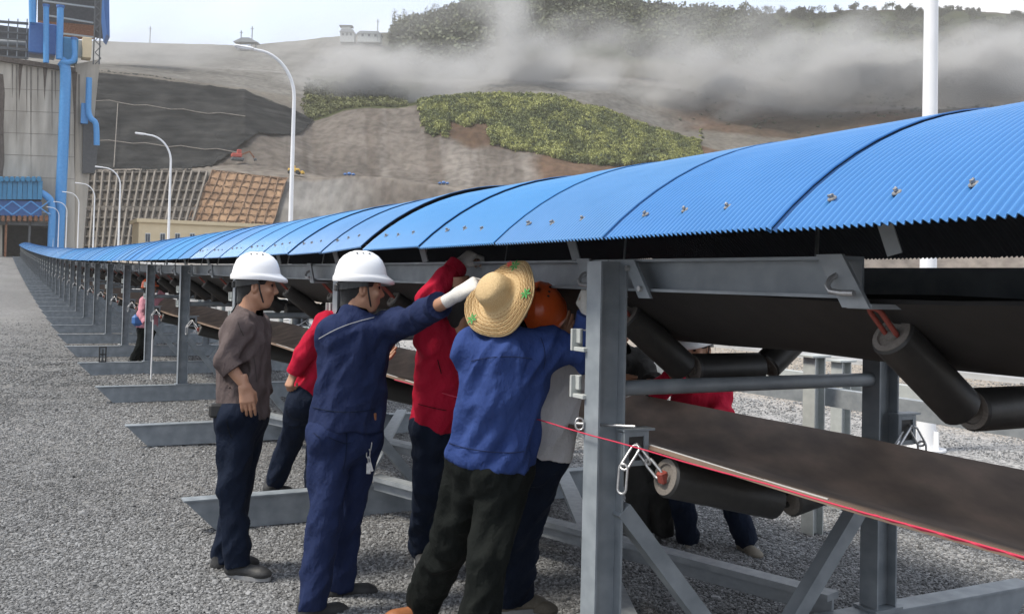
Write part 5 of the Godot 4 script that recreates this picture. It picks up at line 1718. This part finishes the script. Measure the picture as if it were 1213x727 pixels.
# J: joints in world places. hd head, nk neck, sl sr shoulders, el er elbows, wl wr wrists, hl hr hips, kl kr knees, al ar ankles
func person(label: String, J: Dictionary, o: Dictionary) -> Node3D:
	var lo: Vector3 = J.hd
	var hi: Vector3 = J.hd
	for k in J:
		lo = lo.min(J[k]); hi = hi.max(J[k])
	var foot: Vector3 = (J.al + J.ar) * 0.5
	var base := Vector3(foot.x, lo.y - 0.09, foot.z)
	var P := thing("person", label, "person", Transform3D(Basis(), base))
	for k in J: J[k] -= base
	lo -= base + Vector3.ONE * 0.22; hi -= base - Vector3.ONE * 0.22
	var cell: float = o.get("cell", 0.0115)
	var face: Basis = aim(o.face, o.get("face_up", Vector3.UP))
	var fwd: Vector3 = o.get("chest", o.face).normalized()
	var hc: Vector3 = (J.hl + J.hr) * 0.5
	var sc: Vector3 = (J.sl + J.sr) * 0.5
	# body
	var f := Field.new(lo, hi, 0.014)
	f.cap(hc, sc, 0.10, 0.085, 0.04)
	f.cap(J.sl, J.sr, 0.045, 0.045, 0.03)
	f.cap(J.hl, J.hr, 0.085, 0.085, 0.05)
	f.cap(sc, J.nk, 0.05, 0.048, 0.02)
	f.cap(J.nk, J.hd, 0.05, 0.048, 0.02)
	for s in ["l", "r"]:
		f.cap(J["s" + s], J["e" + s], 0.047, 0.037, 0.02)
		f.cap(J["e" + s], J["w" + s], 0.038, 0.026, 0.015)
		f.cap(J["h" + s], J["k" + s], 0.075, 0.05, 0.03)
		f.cap(J["k" + s], J["a" + s], 0.05, 0.035, 0.02)
	var body := MB.new()
	f.to(body)
	var hx := Transform3D(face, J.hd)
	body.add(HEAD, hx)
	var gloves := MB.new()
	for s in ["l", "r"]:
		var h: Array = o.get("hand_" + s, ["relaxed", (J["w" + s] - J["e" + s]).normalized(), fwd])
		var b := aim(h[1], h[2])
		var x := Transform3D(b if s == "r" else b * Basis.from_scale(Vector3(-1, 1, 1)), J["w" + s])
		if o.get("gloves", "").contains(s): gloves.add(HANDS[h[0]], x * Transform3D(Basis.from_scale(Vector3.ONE * 1.12), Vector3(0, 0, 0.01)))
		body.add(HANDS[h[0]], x)
	part("body", body, M.skin, P)
	if gloves.v.size(): part("gloves", gloves, M.glove, P)
	part("eyes", _moved(EYES, hx), M.eye_white, P)
	part("hair", _moved(HAIR, hx), M.hair, P)
	# trousers
	f = Field.new(lo, hi, cell)
	var lw: float = o.get("leg", 1.0)
	f.cap(J.hl + (J.hl - hc) * 0.05, J.hr + (J.hr - hc) * 0.05, 0.108, 0.108, 0.05)
	f.cap(hc, hc + (sc - hc) * 0.22, 0.125, 0.118, 0.04)
	f.cap(hc - fwd * 0.03 - Vector3(0, 0.03, 0), hc - fwd * 0.045 - Vector3(0, 0.04, 0), 0.105, 0.10, 0.05)
	for s in ["l", "r"]:
		var kn: Vector3 = J["k" + s]
		var an: Vector3 = J["a" + s]
		f.cap(J["h" + s], kn, 0.104, 0.075 * lw, 0.035)
		var hem := kn.lerp(an, 1.02)
		f.cap(kn, hem, 0.076 * lw, 0.070 * lw, 0.02)
		f.cut(hem + (an - kn).normalized() * 0.015, (an - kn).normalized(), 0.14)
	var up := (sc - hc).normalized()
	f.cut(hc + (sc - hc) * 0.30, up, 0.4)
	var tm := MB.new()
	f.to(tm, fold_noise, o.get("crease", 0.009), Vector3(1.5, 0.55, 1.5))
	var tr := part("trousers", tm, o.trousers, P)
	# jacket or shirt
	f = Field.new(lo, hi, cell)
	var hem_at: float = o.get("hem", 0.02)
	var hp := hc.lerp(sc, hem_at)
	var across: Vector3 = (J.sr - J.sl)
	var ha: Vector3 = (J.hr - J.hl).normalized() * 0.058
	var loose: float = o.get("loose", 1.0)
	f.cap(hp - up * 0.06, hc.lerp(sc, 0.86), 0.135 * loose, 0.118, 0.05)
	for s in [-1.0, 1.0]:
		f.cap(hp - up * 0.06 + ha * s, sc + across * 0.27 * s - up * 0.06, 0.125 * loose, 0.103, 0.05)
	f.cap(J.sl, J.sr, 0.082, 0.082, 0.05)
	f.cap(hc.lerp(sc, 0.55) - fwd * 0.03, sc - up * 0.05 - fwd * 0.045, 0.10, 0.085, 0.06)
	f.cap(sc, J.nk, 0.092, 0.075, 0.04)
	f.cap(J.nk, J.nk.lerp(J.hd, 0.4), 0.073, 0.067, 0.02)
	var sleeve: Dictionary = o.get("sleeve", {})
	for s in ["l", "r"]:
		var e: Vector3 = J["e" + s]
		var w: Vector3 = J["w" + s]
		f.cap(J["s" + s], e, 0.078, 0.062 * loose, 0.03)
		var end := e.lerp(w, sleeve.get(s, 0.92))
		f.cap(e, end, 0.062 * loose, 0.049, 0.02)
		f.cut(end + (w - e).normalized() * 0.012, (w - e).normalized(), 0.10)
	f.cut(hp, -up, 0.34)
	f.cut(J.nk + (J.hd - J.nk) * 0.22, ((J.hd - J.nk).normalized() + fwd * 0.25).normalized(), 0.12)
	var jm := MB.new()
	f.to(jm, fold_noise, o.get("crease", 0.009) * 1.15, o.get("drape", Vector3(1.5, 0.55, 1.5)))
	var jk := part(o.get("top_name", "jacket"), jm, o.top, P)
	# collar, cuffs and hem band
	var cb := MB.new()
	var nd: Vector3 = (J.hd - J.nk).normalized()
	var xb := aim(fwd, nd)
	xb = Basis(nd.cross(-xb.x.cross(nd)).normalized(), nd, xb.x.cross(nd).normalized())
	cb.lathe([Vector2(0.088, -0.01), Vector2(0.079, 0.025), Vector2(0.071, 0.052), Vector2(0.065, 0.052), Vector2(0.066, 0.01)], Transform3D(xb, J.nk), 22)
	part("collar", cb, o.top, jk)
	cb = MB.new()
	for s in ["l", "r"]:
		var e: Vector3 = J["e" + s]
		var w: Vector3 = J["w" + s]
		var fr: float = sleeve.get(s, 0.92)
		var a := e.lerp(w, fr)
		var d := (w - e).normalized()
		cb.tube([a - d * 0.035, a - d * 0.02, a + d * 0.008, a + d * 0.016], 0.0555 if fr > 0.7 else 0.063, 14)
	part("cuffs", cb, o.top, jk)
	# shoes
	for s in ["l", "r"]:
		var td: Vector3 = o.get("toe_" + s, fwd)
		var b := aim(td, o.get("toe_up_" + s, Vector3.UP))
		var an: Vector3 = J["a" + s]
		var x := Transform3D(b if s == "r" else b * Basis.from_scale(Vector3(-1, 1, 1)), an - b.y * 0.085)
		var sh := part("shoe", _moved(SHOE, x), o.shoes, P)
		part("sole", _moved(SOLE, x), o.get("soles", M.sole), sh)
	# helmet
	if o.has("helmet"):
		var tilt: Basis = face * Basis(Vector3.RIGHT, o.get("tilt", 0.06))
		helmet(P, Transform3D(tilt, J.hd + face * Vector3(0, 0.052, 0.008)), o.helmet)
	P.set_meta("_j", 0)
	P.remove_meta("_j")
	return P

func on_mesh(P: Node3D, m: MeshInstance3D, px: float, py: float) -> Vector3:   # the visible place of a garment along a line of sight, raised a little
	var vs: PackedVector3Array = m.mesh.surface_get_arrays(0)[Mesh.ARRAY_VERTEX]
	var d := (at(px, py, 1.0) - Vector3(0, EYE, 0)).normalized()
	var eye := Vector3(0, EYE, 0) - P.position
	var best := 1e9
	var out := Vector3()
	for v in vs:
		var r := v - eye
		var t := r.dot(d)
		var e := (r - d * t).length()
		if e < 0.02 and t + e * 6.0 < best:
			best = t + e * 6.0
			out = eye + d * (t - 0.007)
	return out

func seams(P: Node3D, called: String, garment: String, pts: Array, mt: Material, r: float) -> void:
	var g: MeshInstance3D = P.get_node(garment)
	var path := []
	for i in pts.size() - 1:
		for k in 3:
			var v := on_mesh(P, g, lerpf(pts[i][0], pts[i + 1][0], k / 3.0), lerpf(pts[i][1], pts[i + 1][1], k / 3.0))
			if v != Vector3() and (path.is_empty() or v.distance_to(path[-1]) < 0.08): path.append(v)
	if path.size() < 4: return
	var sm := []
	for i in path.size(): sm.append((path[maxi(i - 1, 0)] + path[i] + path[mini(i + 1, path.size() - 1)]) / 3.0)
	var mb := MB.new()
	mb.tube(sm, r, 5)
	part(called, mb, mt, g)

func _moved(m: MB, x: Transform3D) -> MB:
	var r := MB.new()
	r.add(m, x)
	return r

func helmet(P: Node3D, x: Transform3D, mt: Material) -> void:
	var nu := 49
	var shell := PackedVector3Array()
	var rows := [[0.0, 0.130], [0.22, 0.128], [0.45, 0.119], [0.66, 0.103], [0.82, 0.081], [0.93, 0.052], [0.985, 0.021], [1.0, 0.014], [1.035, 0.010], [1.05, 0.002], [1.05, -0.012], [1.03, -0.016]]
	for q in rows:
		for i in nu:
			var a := TAU * i / (nu - 1)
			var w: float = q[0]
			var fr := maxf(0.0, -cos(a))          # -z is the front
			var h: float = q[1]
			if w > 1.0:
				w += 0.24 * pow(fr, 2.2) * (w - 0.985) / 0.065
				h -= 0.018 * pow(fr, 2.0) * (1.0 if w > 1.03 else 0.5)
			var ridge := 0.006 * exp(-pow(sin(a) * w * 0.118 / 0.012, 2.0)) if w < 0.9 else 0.0
			for s in [-1.0, 1.0]: ridge += (0.005 * exp(-pow((sin(a) * w * 0.118 - s * 0.04) / 0.010, 2.0)) if w < 0.85 else 0.0)
			shell.append(x * Vector3(sin(a) * w * 0.112, h + ridge, cos(a) * w * 0.130))
	var mb := MB.new()
	mb.grid(shell, nu, rows.size(), PackedColorArray(), true)
	var under := PackedVector3Array()
	for q in [[1.03, -0.016], [0.95, 0.0], [0.9, 0.05], [0.6, 0.09], [0.0, 0.118]]:
		for i in nu:
			var a := TAU * i / (nu - 1)
			var fr := maxf(0.0, -cos(a))
			var w: float = q[0] + (0.165 * pow(fr, 2.2) if q[0] > 1.0 else 0.0)
			under.append(x * Vector3(sin(a) * w * 0.112, q[1] - (0.018 * pow(fr, 2.0) if q[0] > 1.0 else 0.0), cos(a) * w * 0.130))
	mb.grid(under, nu, 5, PackedColorArray(), true)
	var h := part("helmet", mb, mt, P)
	for k in 3:
		mb = MB.new()
		mb.lathe([Vector2(0.006, 0.0), Vector2(0.006, 0.0012), Vector2(0.0, 0.0014)], x * Transform3D(Basis(Vector3.BACK, -0.42), Vector3(0.05, 0.1205, -0.03 + 0.03 * k)), 8)
		part("vent", mb, M.black_plastic, h)
	mb = MB.new()     # headband and ratchet at the nape
	var path := []
	for k in 13:
		var a := -PI * 0.55 + PI * 1.1 * k / 12.0
		path.append(x * Vector3(sin(a) * 0.094, -0.022 - 0.02 * cos(a), 0.004 + cos(a) * 0.112))
	for k in path.size() - 1: mb.beam(path[k], path[k + 1], 0.004, 0.034, x.basis.y)
	mb.box(x * Vector3(0, -0.046, 0.118), Vector3(0.06, 0.035, 0.018), x.basis, 0.005)
	part("headband", mb, M.black_plastic, h)
	mb = MB.new()     # chin strap
	for s in [-1.0, 1.0]:
		mb.tube([x * Vector3(s * 0.098, 0.0, -0.01), x * Vector3(s * 0.088, -0.07, -0.02), x * Vector3(s * 0.055, -0.135, -0.04), x * Vector3(0, -0.158, -0.05)], 0.0045, 6)
	part("chin_strap", mb, M.black_plastic, h)

func straw_hat(P: Node3D, ctr: Vector3, axis: Vector3) -> void:   # ctr: middle of the brim, axis: up through the crown
	var y := axis.normalized()
	var x := y.cross(Vector3(0, 0, 1)).normalized()
	var xf := Transform3D(Basis(x, y, x.cross(y)).scaled(Vector3.ONE * 0.87), ctr)
	var nu := 56
	var rows := [[0.0015, 0.112], [0.035, 0.111], [0.062, 0.103], [0.078, 0.088], [0.086, 0.06], [0.090, 0.03], [0.094, 0.010], [0.105, 0.002], [0.13, 0.0], [0.155, -0.002], [0.18, -0.006], [0.198, -0.011], [0.204, -0.013], [0.204, -0.018]]
	var top := PackedVector3Array()
	var bot := PackedVector3Array()
	for q in rows:
		for i in nu:
			var a := TAU * i / (nu - 1)
			var wav: float = 0.026 * sin(2.0 * a + 0.6) * smoothstep(0.1, 0.2, q[0]) + 0.006 * sin(5.0 * a)* smoothstep(0.1, 0.2, q[0])
			var rip: float = 0.0012 * sin(q[0] * 900.0)
			top.append(xf * Vector3(cos(a) * q[0], q[1] + wav + rip, sin(a) * q[0]))
			bot.append(xf * Vector3(cos(a) * maxf(q[0] - 0.003, 0.0), q[1] + wav - 0.004, sin(a) * maxf(q[0] - 0.003, 0.0)))
	var mb := MB.new()
	mb.grid(top, nu, rows.size(), PackedColorArray(), false)
	mb.grid(bot, nu, rows.size(), PackedColorArray(), true)
	var h := part("straw_hat", mb, M.straw, P)
	for k in 11:    # plaited rounds of the brim
		mb = MB.new()
		var r := 0.108 + 0.0088 * k
		var path := []
		for i in 65:
			var a := TAU * i / 64.0
			var wav := (0.026 * sin(2.0 * a + 0.6) + 0.006 * sin(5.0 * a)) * smoothstep(0.1, 0.2, r)
			path.append(xf * Vector3(cos(a) * r, -0.35 * maxf(0.0, r - 0.16) * 0.5 + wav + 0.0018 * (1.0 if (i + k) % 2 == 0 else -1.0), sin(a) * r))
		mb.tube(path, 0.0024, 5, -1.0, false)
		part("plait", mb, M.straw_dark if k % 2 == 0 else M.straw, h)
	for q in [[-0.35, 0.165, 0.0], [1.05, 0.172, 0.0], [3.3, 0.17, 0.0], [-0.62, 0.178, 1.0]]:
		mb = MB.new()
		var c := Vector3(cos(q[0]) * q[1], 0.0, sin(q[0]) * q[1])
		c.y = 0.003 + 0.026 * sin(2.0 * q[0] + 0.6) * smoothstep(0.1, 0.2, q[1]) + 0.006 * sin(5.0 * q[0]) * smoothstep(0.1, 0.2, q[1])
		for k in 6:
			var a: float = k * 1.05 + q[0]
			var d := Vector3(cos(a), 0, sin(a))
			var s := Vector3(-d.z, 0, d.x)
			var l := 0.034 if q[2] == 0.0 else 0.022
			var lift := Vector3(0, 0.0042, 0)
			mb.quad(xf * (c + lift), xf * (c + d * l * 0.5 - s * l * 0.18 + lift), xf * (c + d * l + lift), xf * (c + d * l * 0.5 + s * l * 0.18 + lift))
		part("leaf_print" if q[2] == 0.0 else "flower_print", mb, M.print_green if q[2] == 0.0 else M.print_red, h)

func build_people() -> void:
	make_templates()
	# A: taupe shirt, white helmet, hand on hip
	var J := {hd = at(304, 339, 5.38), nk = at(293, 373, 5.40), sl = at(300, 386, 5.57), sr = at(284, 389, 5.27), el = at(303, 432, 5.72), wl = at(312, 466, 5.62), er = at(266, 426, 5.20), wr = at(289, 456, 5.20), hl = at(293, 492, 5.50), hr = at(281, 492, 5.32), kl = at(281, 577, 5.50), kr = at(274, 578, 5.33), al = at(266, 659, 5.55), ar = at(282, 665, 5.36)}
	var P := person("man in brown grey shirt and white helmet standing with hand on hip", J, {face = Vector3(0.95, -0.06, -0.24), chest = Vector3(0.9, 0, -0.42), top = M.taupe_cloth, top_name = "shirt", trousers = M.dark_navy_cloth, shoes = M.shoe_dark, helmet = M.white_helmet, sleeve = {l = 0.9, r = 0.32}, hem = -0.02, loose = 0.97, hand_r = ["relaxed", Vector3(0.22, -0.95, 0.1), Vector3(0.3, 0.1, 0.95)], hand_l = ["relaxed", Vector3(0.2, -1, 0), Vector3(0.9, 0.1, -0.3)], toe_r = Vector3(0.9, 0, 0.25), toe_l = Vector3(0.8, 0, -0.5)})
	var mb := MB.new()
	var bp: Vector3 = J.hr
	mb.box(bp + Vector3(-0.09, 0.03, 0.04), Vector3(0.10, 0.075, 0.05), Basis(Vector3.UP, 0.3), 0.012)
	part("pouch", mb, M.black_plastic, P)
	mb = MB.new()
	mb.box(bp + Vector3(0.07, 0.075, 0.115), Vector3(0.06, 0.012, 0.008), Basis(Vector3.BACK, -0.5), 0.002)
	part("key_ring", mb, M.galvanised, P)
	seams(P, "shoulder_seam", "shirt", [[281, 380], [285, 392], [291, 402]], M.grey_cloth, 0.0016)
	seams(P, "side_seam", "shirt", [[300, 420], [303, 440], [304, 462]], M.grey_cloth, 0.0016)
	seams(P, "pocket_seam", "trousers", [[268, 497], [271, 512], [276, 524]], M.black_cloth, 0.002)
	# B: navy uniform, white helmet, reaching right to the straw hat
	J = {hd = at(428, 342, 4.86), nk = at(419, 374, 4.86), sl = at(394, 396, 4.76), sr = at(452, 390, 4.90), el = at(408, 440, 5.02), wl = at(440, 428, 5.18), er = at(503, 371, 4.60), wr = at(542, 349, 4.27), hl = at(391, 515, 4.78), hr = at(427, 515, 4.90), kl = at(384, 620, 4.76), kr = at(410, 612, 5.0), al = at(369, 716, 4.76), ar = at(403, 690, 5.10)}
	P = person("man in navy work uniform and white helmet reaching out to the straw hat", J, {face = Vector3(0.93, -0.05, -0.36), chest = Vector3(0.45, 0, -0.88), top = M.navy_cloth, trousers = M.navy_trouser, shoes = M.shoe_dark, helmet = M.white_helmet, loose = 1.07, sleeve = {l = 0.9, r = 0.42}, hem = 0.07, gloves = "r", hand_r = ["grip", Vector3(0.8, 0.5, 0.05), Vector3(-0.35, 0.6, 0.6)], toe_r = Vector3(0.9, 0, -0.3), toe_l = Vector3(0.7, 0, -0.6)})
	mb = MB.new()
	bp = J.hr + Vector3(0.06, 0.02, 0.10)
	for k in 4: link(mb, bp + Vector3(0.006 * sin(k * 2.0), -0.035 * k, 0.004 * k), bp + Vector3(0.006 * sin(k * 2.0 + 1.0), -0.035 * k - 0.042, 0.004 * k), Vector3(1, 0, k % 2), 0.016, 0.003)
	mb.box(bp + Vector3(0, -0.16, 0.02), Vector3(0.02, 0.05, 0.004)); mb.box(bp + Vector3(0.012, -0.15, 0.025), Vector3(0.012, 0.045, 0.004), Basis(Vector3.BACK, 0.3))
	part("key_bunch", mb, M.galvanised, P)
	mb = MB.new()
	var hb: Vector3 = (J.hl + J.hr) * 0.5
	mb.box(bp + Vector3(-0.02, 0.085, -0.01), Vector3(0.10, 0.035, 0.012), aim(Vector3(-0.3, 0, 1), Vector3.UP), 0.003)
	part("belt", mb, M.leather_brown, P)
	seams(P, "piping", "jacket", [[376, 402], [388, 395], [400, 389], [413, 384], [426, 380], [438, 377], [447, 375]], M.piping, 0.0019)
	for q in [["pocket_seam", [[388, 517], [398, 522], [410, 526], [420, 523]]], ["pocket_seam", [[371, 512], [376, 517], [381, 519]]], ["back_seam", [[409, 500], [411, 520], [409, 545], [404, 570]]]]:
		seams(P, q[0], "trousers", q[1], M.dark_navy_cloth, 0.0018)
	seams(P, "hem_seam", "jacket", [[368, 482], [385, 486], [402, 488], [420, 488], [438, 486], [450, 482]], M.dark_navy_cloth, 0.002)
	# C: red jacket bending in behind B
	J = {hd = at(424, 350, 6.95), nk = at(408, 372, 6.88), sl = at(386, 384, 6.72), sr = at(424, 382, 7.02), el = at(358, 420, 6.62), wl = at(348, 442, 6.65), er = at(440, 420, 7.10), wr = at(450, 400, 7.20), hl = at(358, 476, 6.70), hr = at(384, 476, 6.90), kl = at(343, 524, 6.93), kr = at(376, 528, 7.17), al = at(324, 572, 6.97), ar = at(372, 580, 7.25)}
	person("man in red jacket bending behind the navy uniform, bare fist at his side", J, {face = Vector3(0.7, -0.3, -0.6), chest = Vector3(0.55, -0.2, -0.8), top = M.red_cloth, trousers = M.dark_navy_cloth, shoes = M.shoe_dark, sleeve = {l = 0.86}, hem = -0.04, hand_l = ["grip", Vector3(-0.3, -0.9, 0.2), Vector3(-0.6, 0.2, 0.7)], cell = 0.014})
	# D: red jacket, arm raised
	J = {hd = at(550, 362, 5.05), nk = at(538, 390, 5.08), sl = at(511, 401, 5.00), sr = at(554, 402, 5.18), el = at(508, 353, 4.95), wl = at(543, 313, 5.06), er = at(575, 430, 5.25), wr = at(590, 400, 5.3), hl = at(512, 504, 5.15), hr = at(537, 504, 5.25), kl = at(507, 576, 5.22), kr = at(521, 578, 5.36), al = at(499, 648, 5.50), ar = at(513, 650, 5.62)}
	P = person("man in red jacket raising his gloved hand under the roof edge", J, {face = Vector3(0.75, 0.1, -0.65), chest = Vector3(0.6, 0, -0.8), top = M.red_cloth, trousers = M.dark_navy_cloth, shoes = M.shoe_dark, hem = 0.02, gloves = "lr", hand_l = ["grip", Vector3(0.65, 0.55, -0.3), Vector3(-0.4, 0.6, 0.5)], toe_l = Vector3(0.2, 0, 0.9), toe_r = Vector3(0.6, 0, -0.6)})
	seams(P, "pocket_seam", "jacket", [[518, 425], [521, 436], [524, 448]], M.black_cloth, 0.0024)
	seams(P, "hem_seam", "jacket", [[494, 478], [508, 482], [522, 485], [534, 487]], M.black_cloth, 0.002)
	# E: blue jacket, straw hat
	J = {hd = at(602, 366, 4.27), nk = at(604, 398, 4.17), sl = at(560, 413, 4.12), sr = at(646, 411, 4.12), el = at(580, 425, 4.42), wl = at(600, 385, 4.55), er = at(690, 420, 4.12), wr = at(699, 372, 4.06), hl = at(560, 548, 4.16), hr = at(602, 548, 4.16), kl = at(534, 638, 4.32), kr = at(578, 660, 4.06), al = at(500, 714, 4.66), ar = at(562, 776, 4.06)}
	P = person("man in bright blue jacket and flowered straw hat seen from behind", J, {face = Vector3(0.1, 0.05, -1), chest = Vector3(0.12, 0, -1), top = M.blue_cloth, trousers = M.black_cloth, shoes = M.leather_brown, hem = 0.0, gloves = "r", hand_r = ["grip", Vector3(0.05, 0.95, -0.2), Vector3(-0.2, 0.2, 0.9)], toe_l = Vector3(-0.45, 0, 0.25), toe_r = Vector3(0.15, 0, -1), crease = 0.011, loose = 1.05, leg = 1.12})
	straw_hat(P, at(592, 350, 4.08) - P.position, Vector3(-0.60, 0.47, 0.62))
	seams(P, "hem_seam", "jacket", [[530, 524], [548, 530], [570, 534], [592, 536], [612, 536], [628, 533]], M.navy_cloth, 0.0022)
	seams(P, "yoke_seam", "jacket", [[556, 428], [575, 424], [596, 422], [618, 423], [640, 427]], M.navy_cloth, 0.0018)
	seams(P, "sleeve_seam", "jacket", [[640, 398], [645, 412], [646, 428], [642, 444]], M.navy_cloth, 0.0018)
	# F: orange helmet, pale shirt, just beyond E
	J = {hd = at(641, 380, 4.40), nk = at(647, 404, 4.42), sl = at(618, 422, 4.46), sr = at(686, 422, 4.40), el = at(640, 450, 4.6), wl = at(660, 410, 4.65), er = at(702, 452, 4.42), wr = at(722, 452, 4.5), hl = at(614, 536, 4.46), hr = at(646, 536, 4.44), kl = at(606, 622, 4.52), kr = at(622, 622, 4.58), al = at(603, 704, 4.72), ar = at(613, 706, 4.76)}
	P = person("man in orange helmet and pale shirt crouching beyond the blue jacket", J, {face = Vector3(0.15, 0.55, -0.8), chest = Vector3(0.3, 0, -0.95), top = M.white_cloth, top_name = "shirt", trousers = M.dark_navy_cloth, shoes = M.shoe_tan, helmet = M.orange_helmet, tilt = 0.1, hem = 0.0, sleeve = {l = 0.3, r = 0.2}, toe_r = Vector3(0.95, 0, 0.15), toe_l = Vector3(0.9, 0, -0.3)})
	# G: red jacket and white helmet on the far side
	J = {hd = at(825, 413, 6.0), nk = at(829, 442, 6.1), sl = at(852, 450, 6.22), sr = at(803, 448, 6.02), el = at(856, 490, 6.0), wl = at(835, 505, 5.8), er = at(782, 462, 5.86), wr = at(797, 445, 5.72), hl = at(850, 528, 6.34), hr = at(812, 526, 6.30), kl = at(866, 588, 6.12), kr = at(808, 592, 6.16), al = at(884, 640, 6.16), ar = at(816, 640, 6.28)}
	person("man in red jacket and white helmet stooping on the far side of the belt", J, {face = Vector3(-0.5, -0.15, 0.6), chest = Vector3(-0.5, -0.3, 0.8), top = M.red_cloth, trousers = M.dark_navy_cloth, shoes = M.shoe_tan, helmet = M.white_helmet, hem = 0.12, cell = 0.014, toe_r = Vector3(-0.3, 0, 0.9), toe_l = Vector3(0.2, 0, 0.9)})
	# H: dark clothes, far side behind the nearest post
	J = {hd = at(729, 398, 6.35), nk = at(733, 418, 6.4), sl = at(757, 428, 6.45), sr = at(712, 426, 6.35), el = at(772, 452, 6.2), wl = at(757, 468, 6.0), er = at(705, 470, 6.1), wr = at(720, 490, 6.0), hl = at(779, 520, 6.5), hr = at(748, 520, 6.45), kl = at(782, 580, 6.3), kr = at(754, 582, 6.3), al = at(784, 630, 6.35), ar = at(757, 628, 6.35)}
	person("man in dark grey clothes on the far side, half hidden behind the nearest post", J, {face = Vector3(-0.2, -0.3, 0.9), chest = Vector3(-0.2, -0.2, 0.95), top = M.grey_cloth, trousers = M.grey_cloth, shoes = M.shoe_dark, hem = 0.1, sleeve = {l = 0.1}, gloves = "l", cell = 0.014})
	# I: small figure in pink far along the frames
	J = {hd = at(177, 342, 17.3), nk = at(176, 352, 17.35), sl = at(171, 357, 17.3), sr = at(182, 357, 17.45), el = at(166, 372, 17.2), wl = at(172, 382, 17.1), er = at(190, 352, 17.5), wr = at(192, 339, 17.5), hl = at(170, 390, 17.35), hr = at(177, 390, 17.4), kl = at(166, 410, 17.3), kr = at(173, 411, 17.45), al = at(156, 428, 17.35), ar = at(167, 429, 17.5)}
	P = person("small figure in pink top and orange helmet among the posts at the left", J, {face = Vector3(0.8, 0.1, -0.6), chest = Vector3(0.7, 0, -0.7), top = M.pink_cloth, trousers = M.black_cloth, shoes = M.shoe_dark, helmet = M.orange_helmet, hem = 0.05, cell = 0.018})
	mb = MB.new()
	mb.box((J.hl + J.hr) * 0.5 + Vector3(-0.05, 0.16, 0.1), Vector3(0.34, 0.2, 0.16), Basis(Vector3.UP, 0.4), 0.05)
	part("waist_bag", mb, M.box_blue, P)
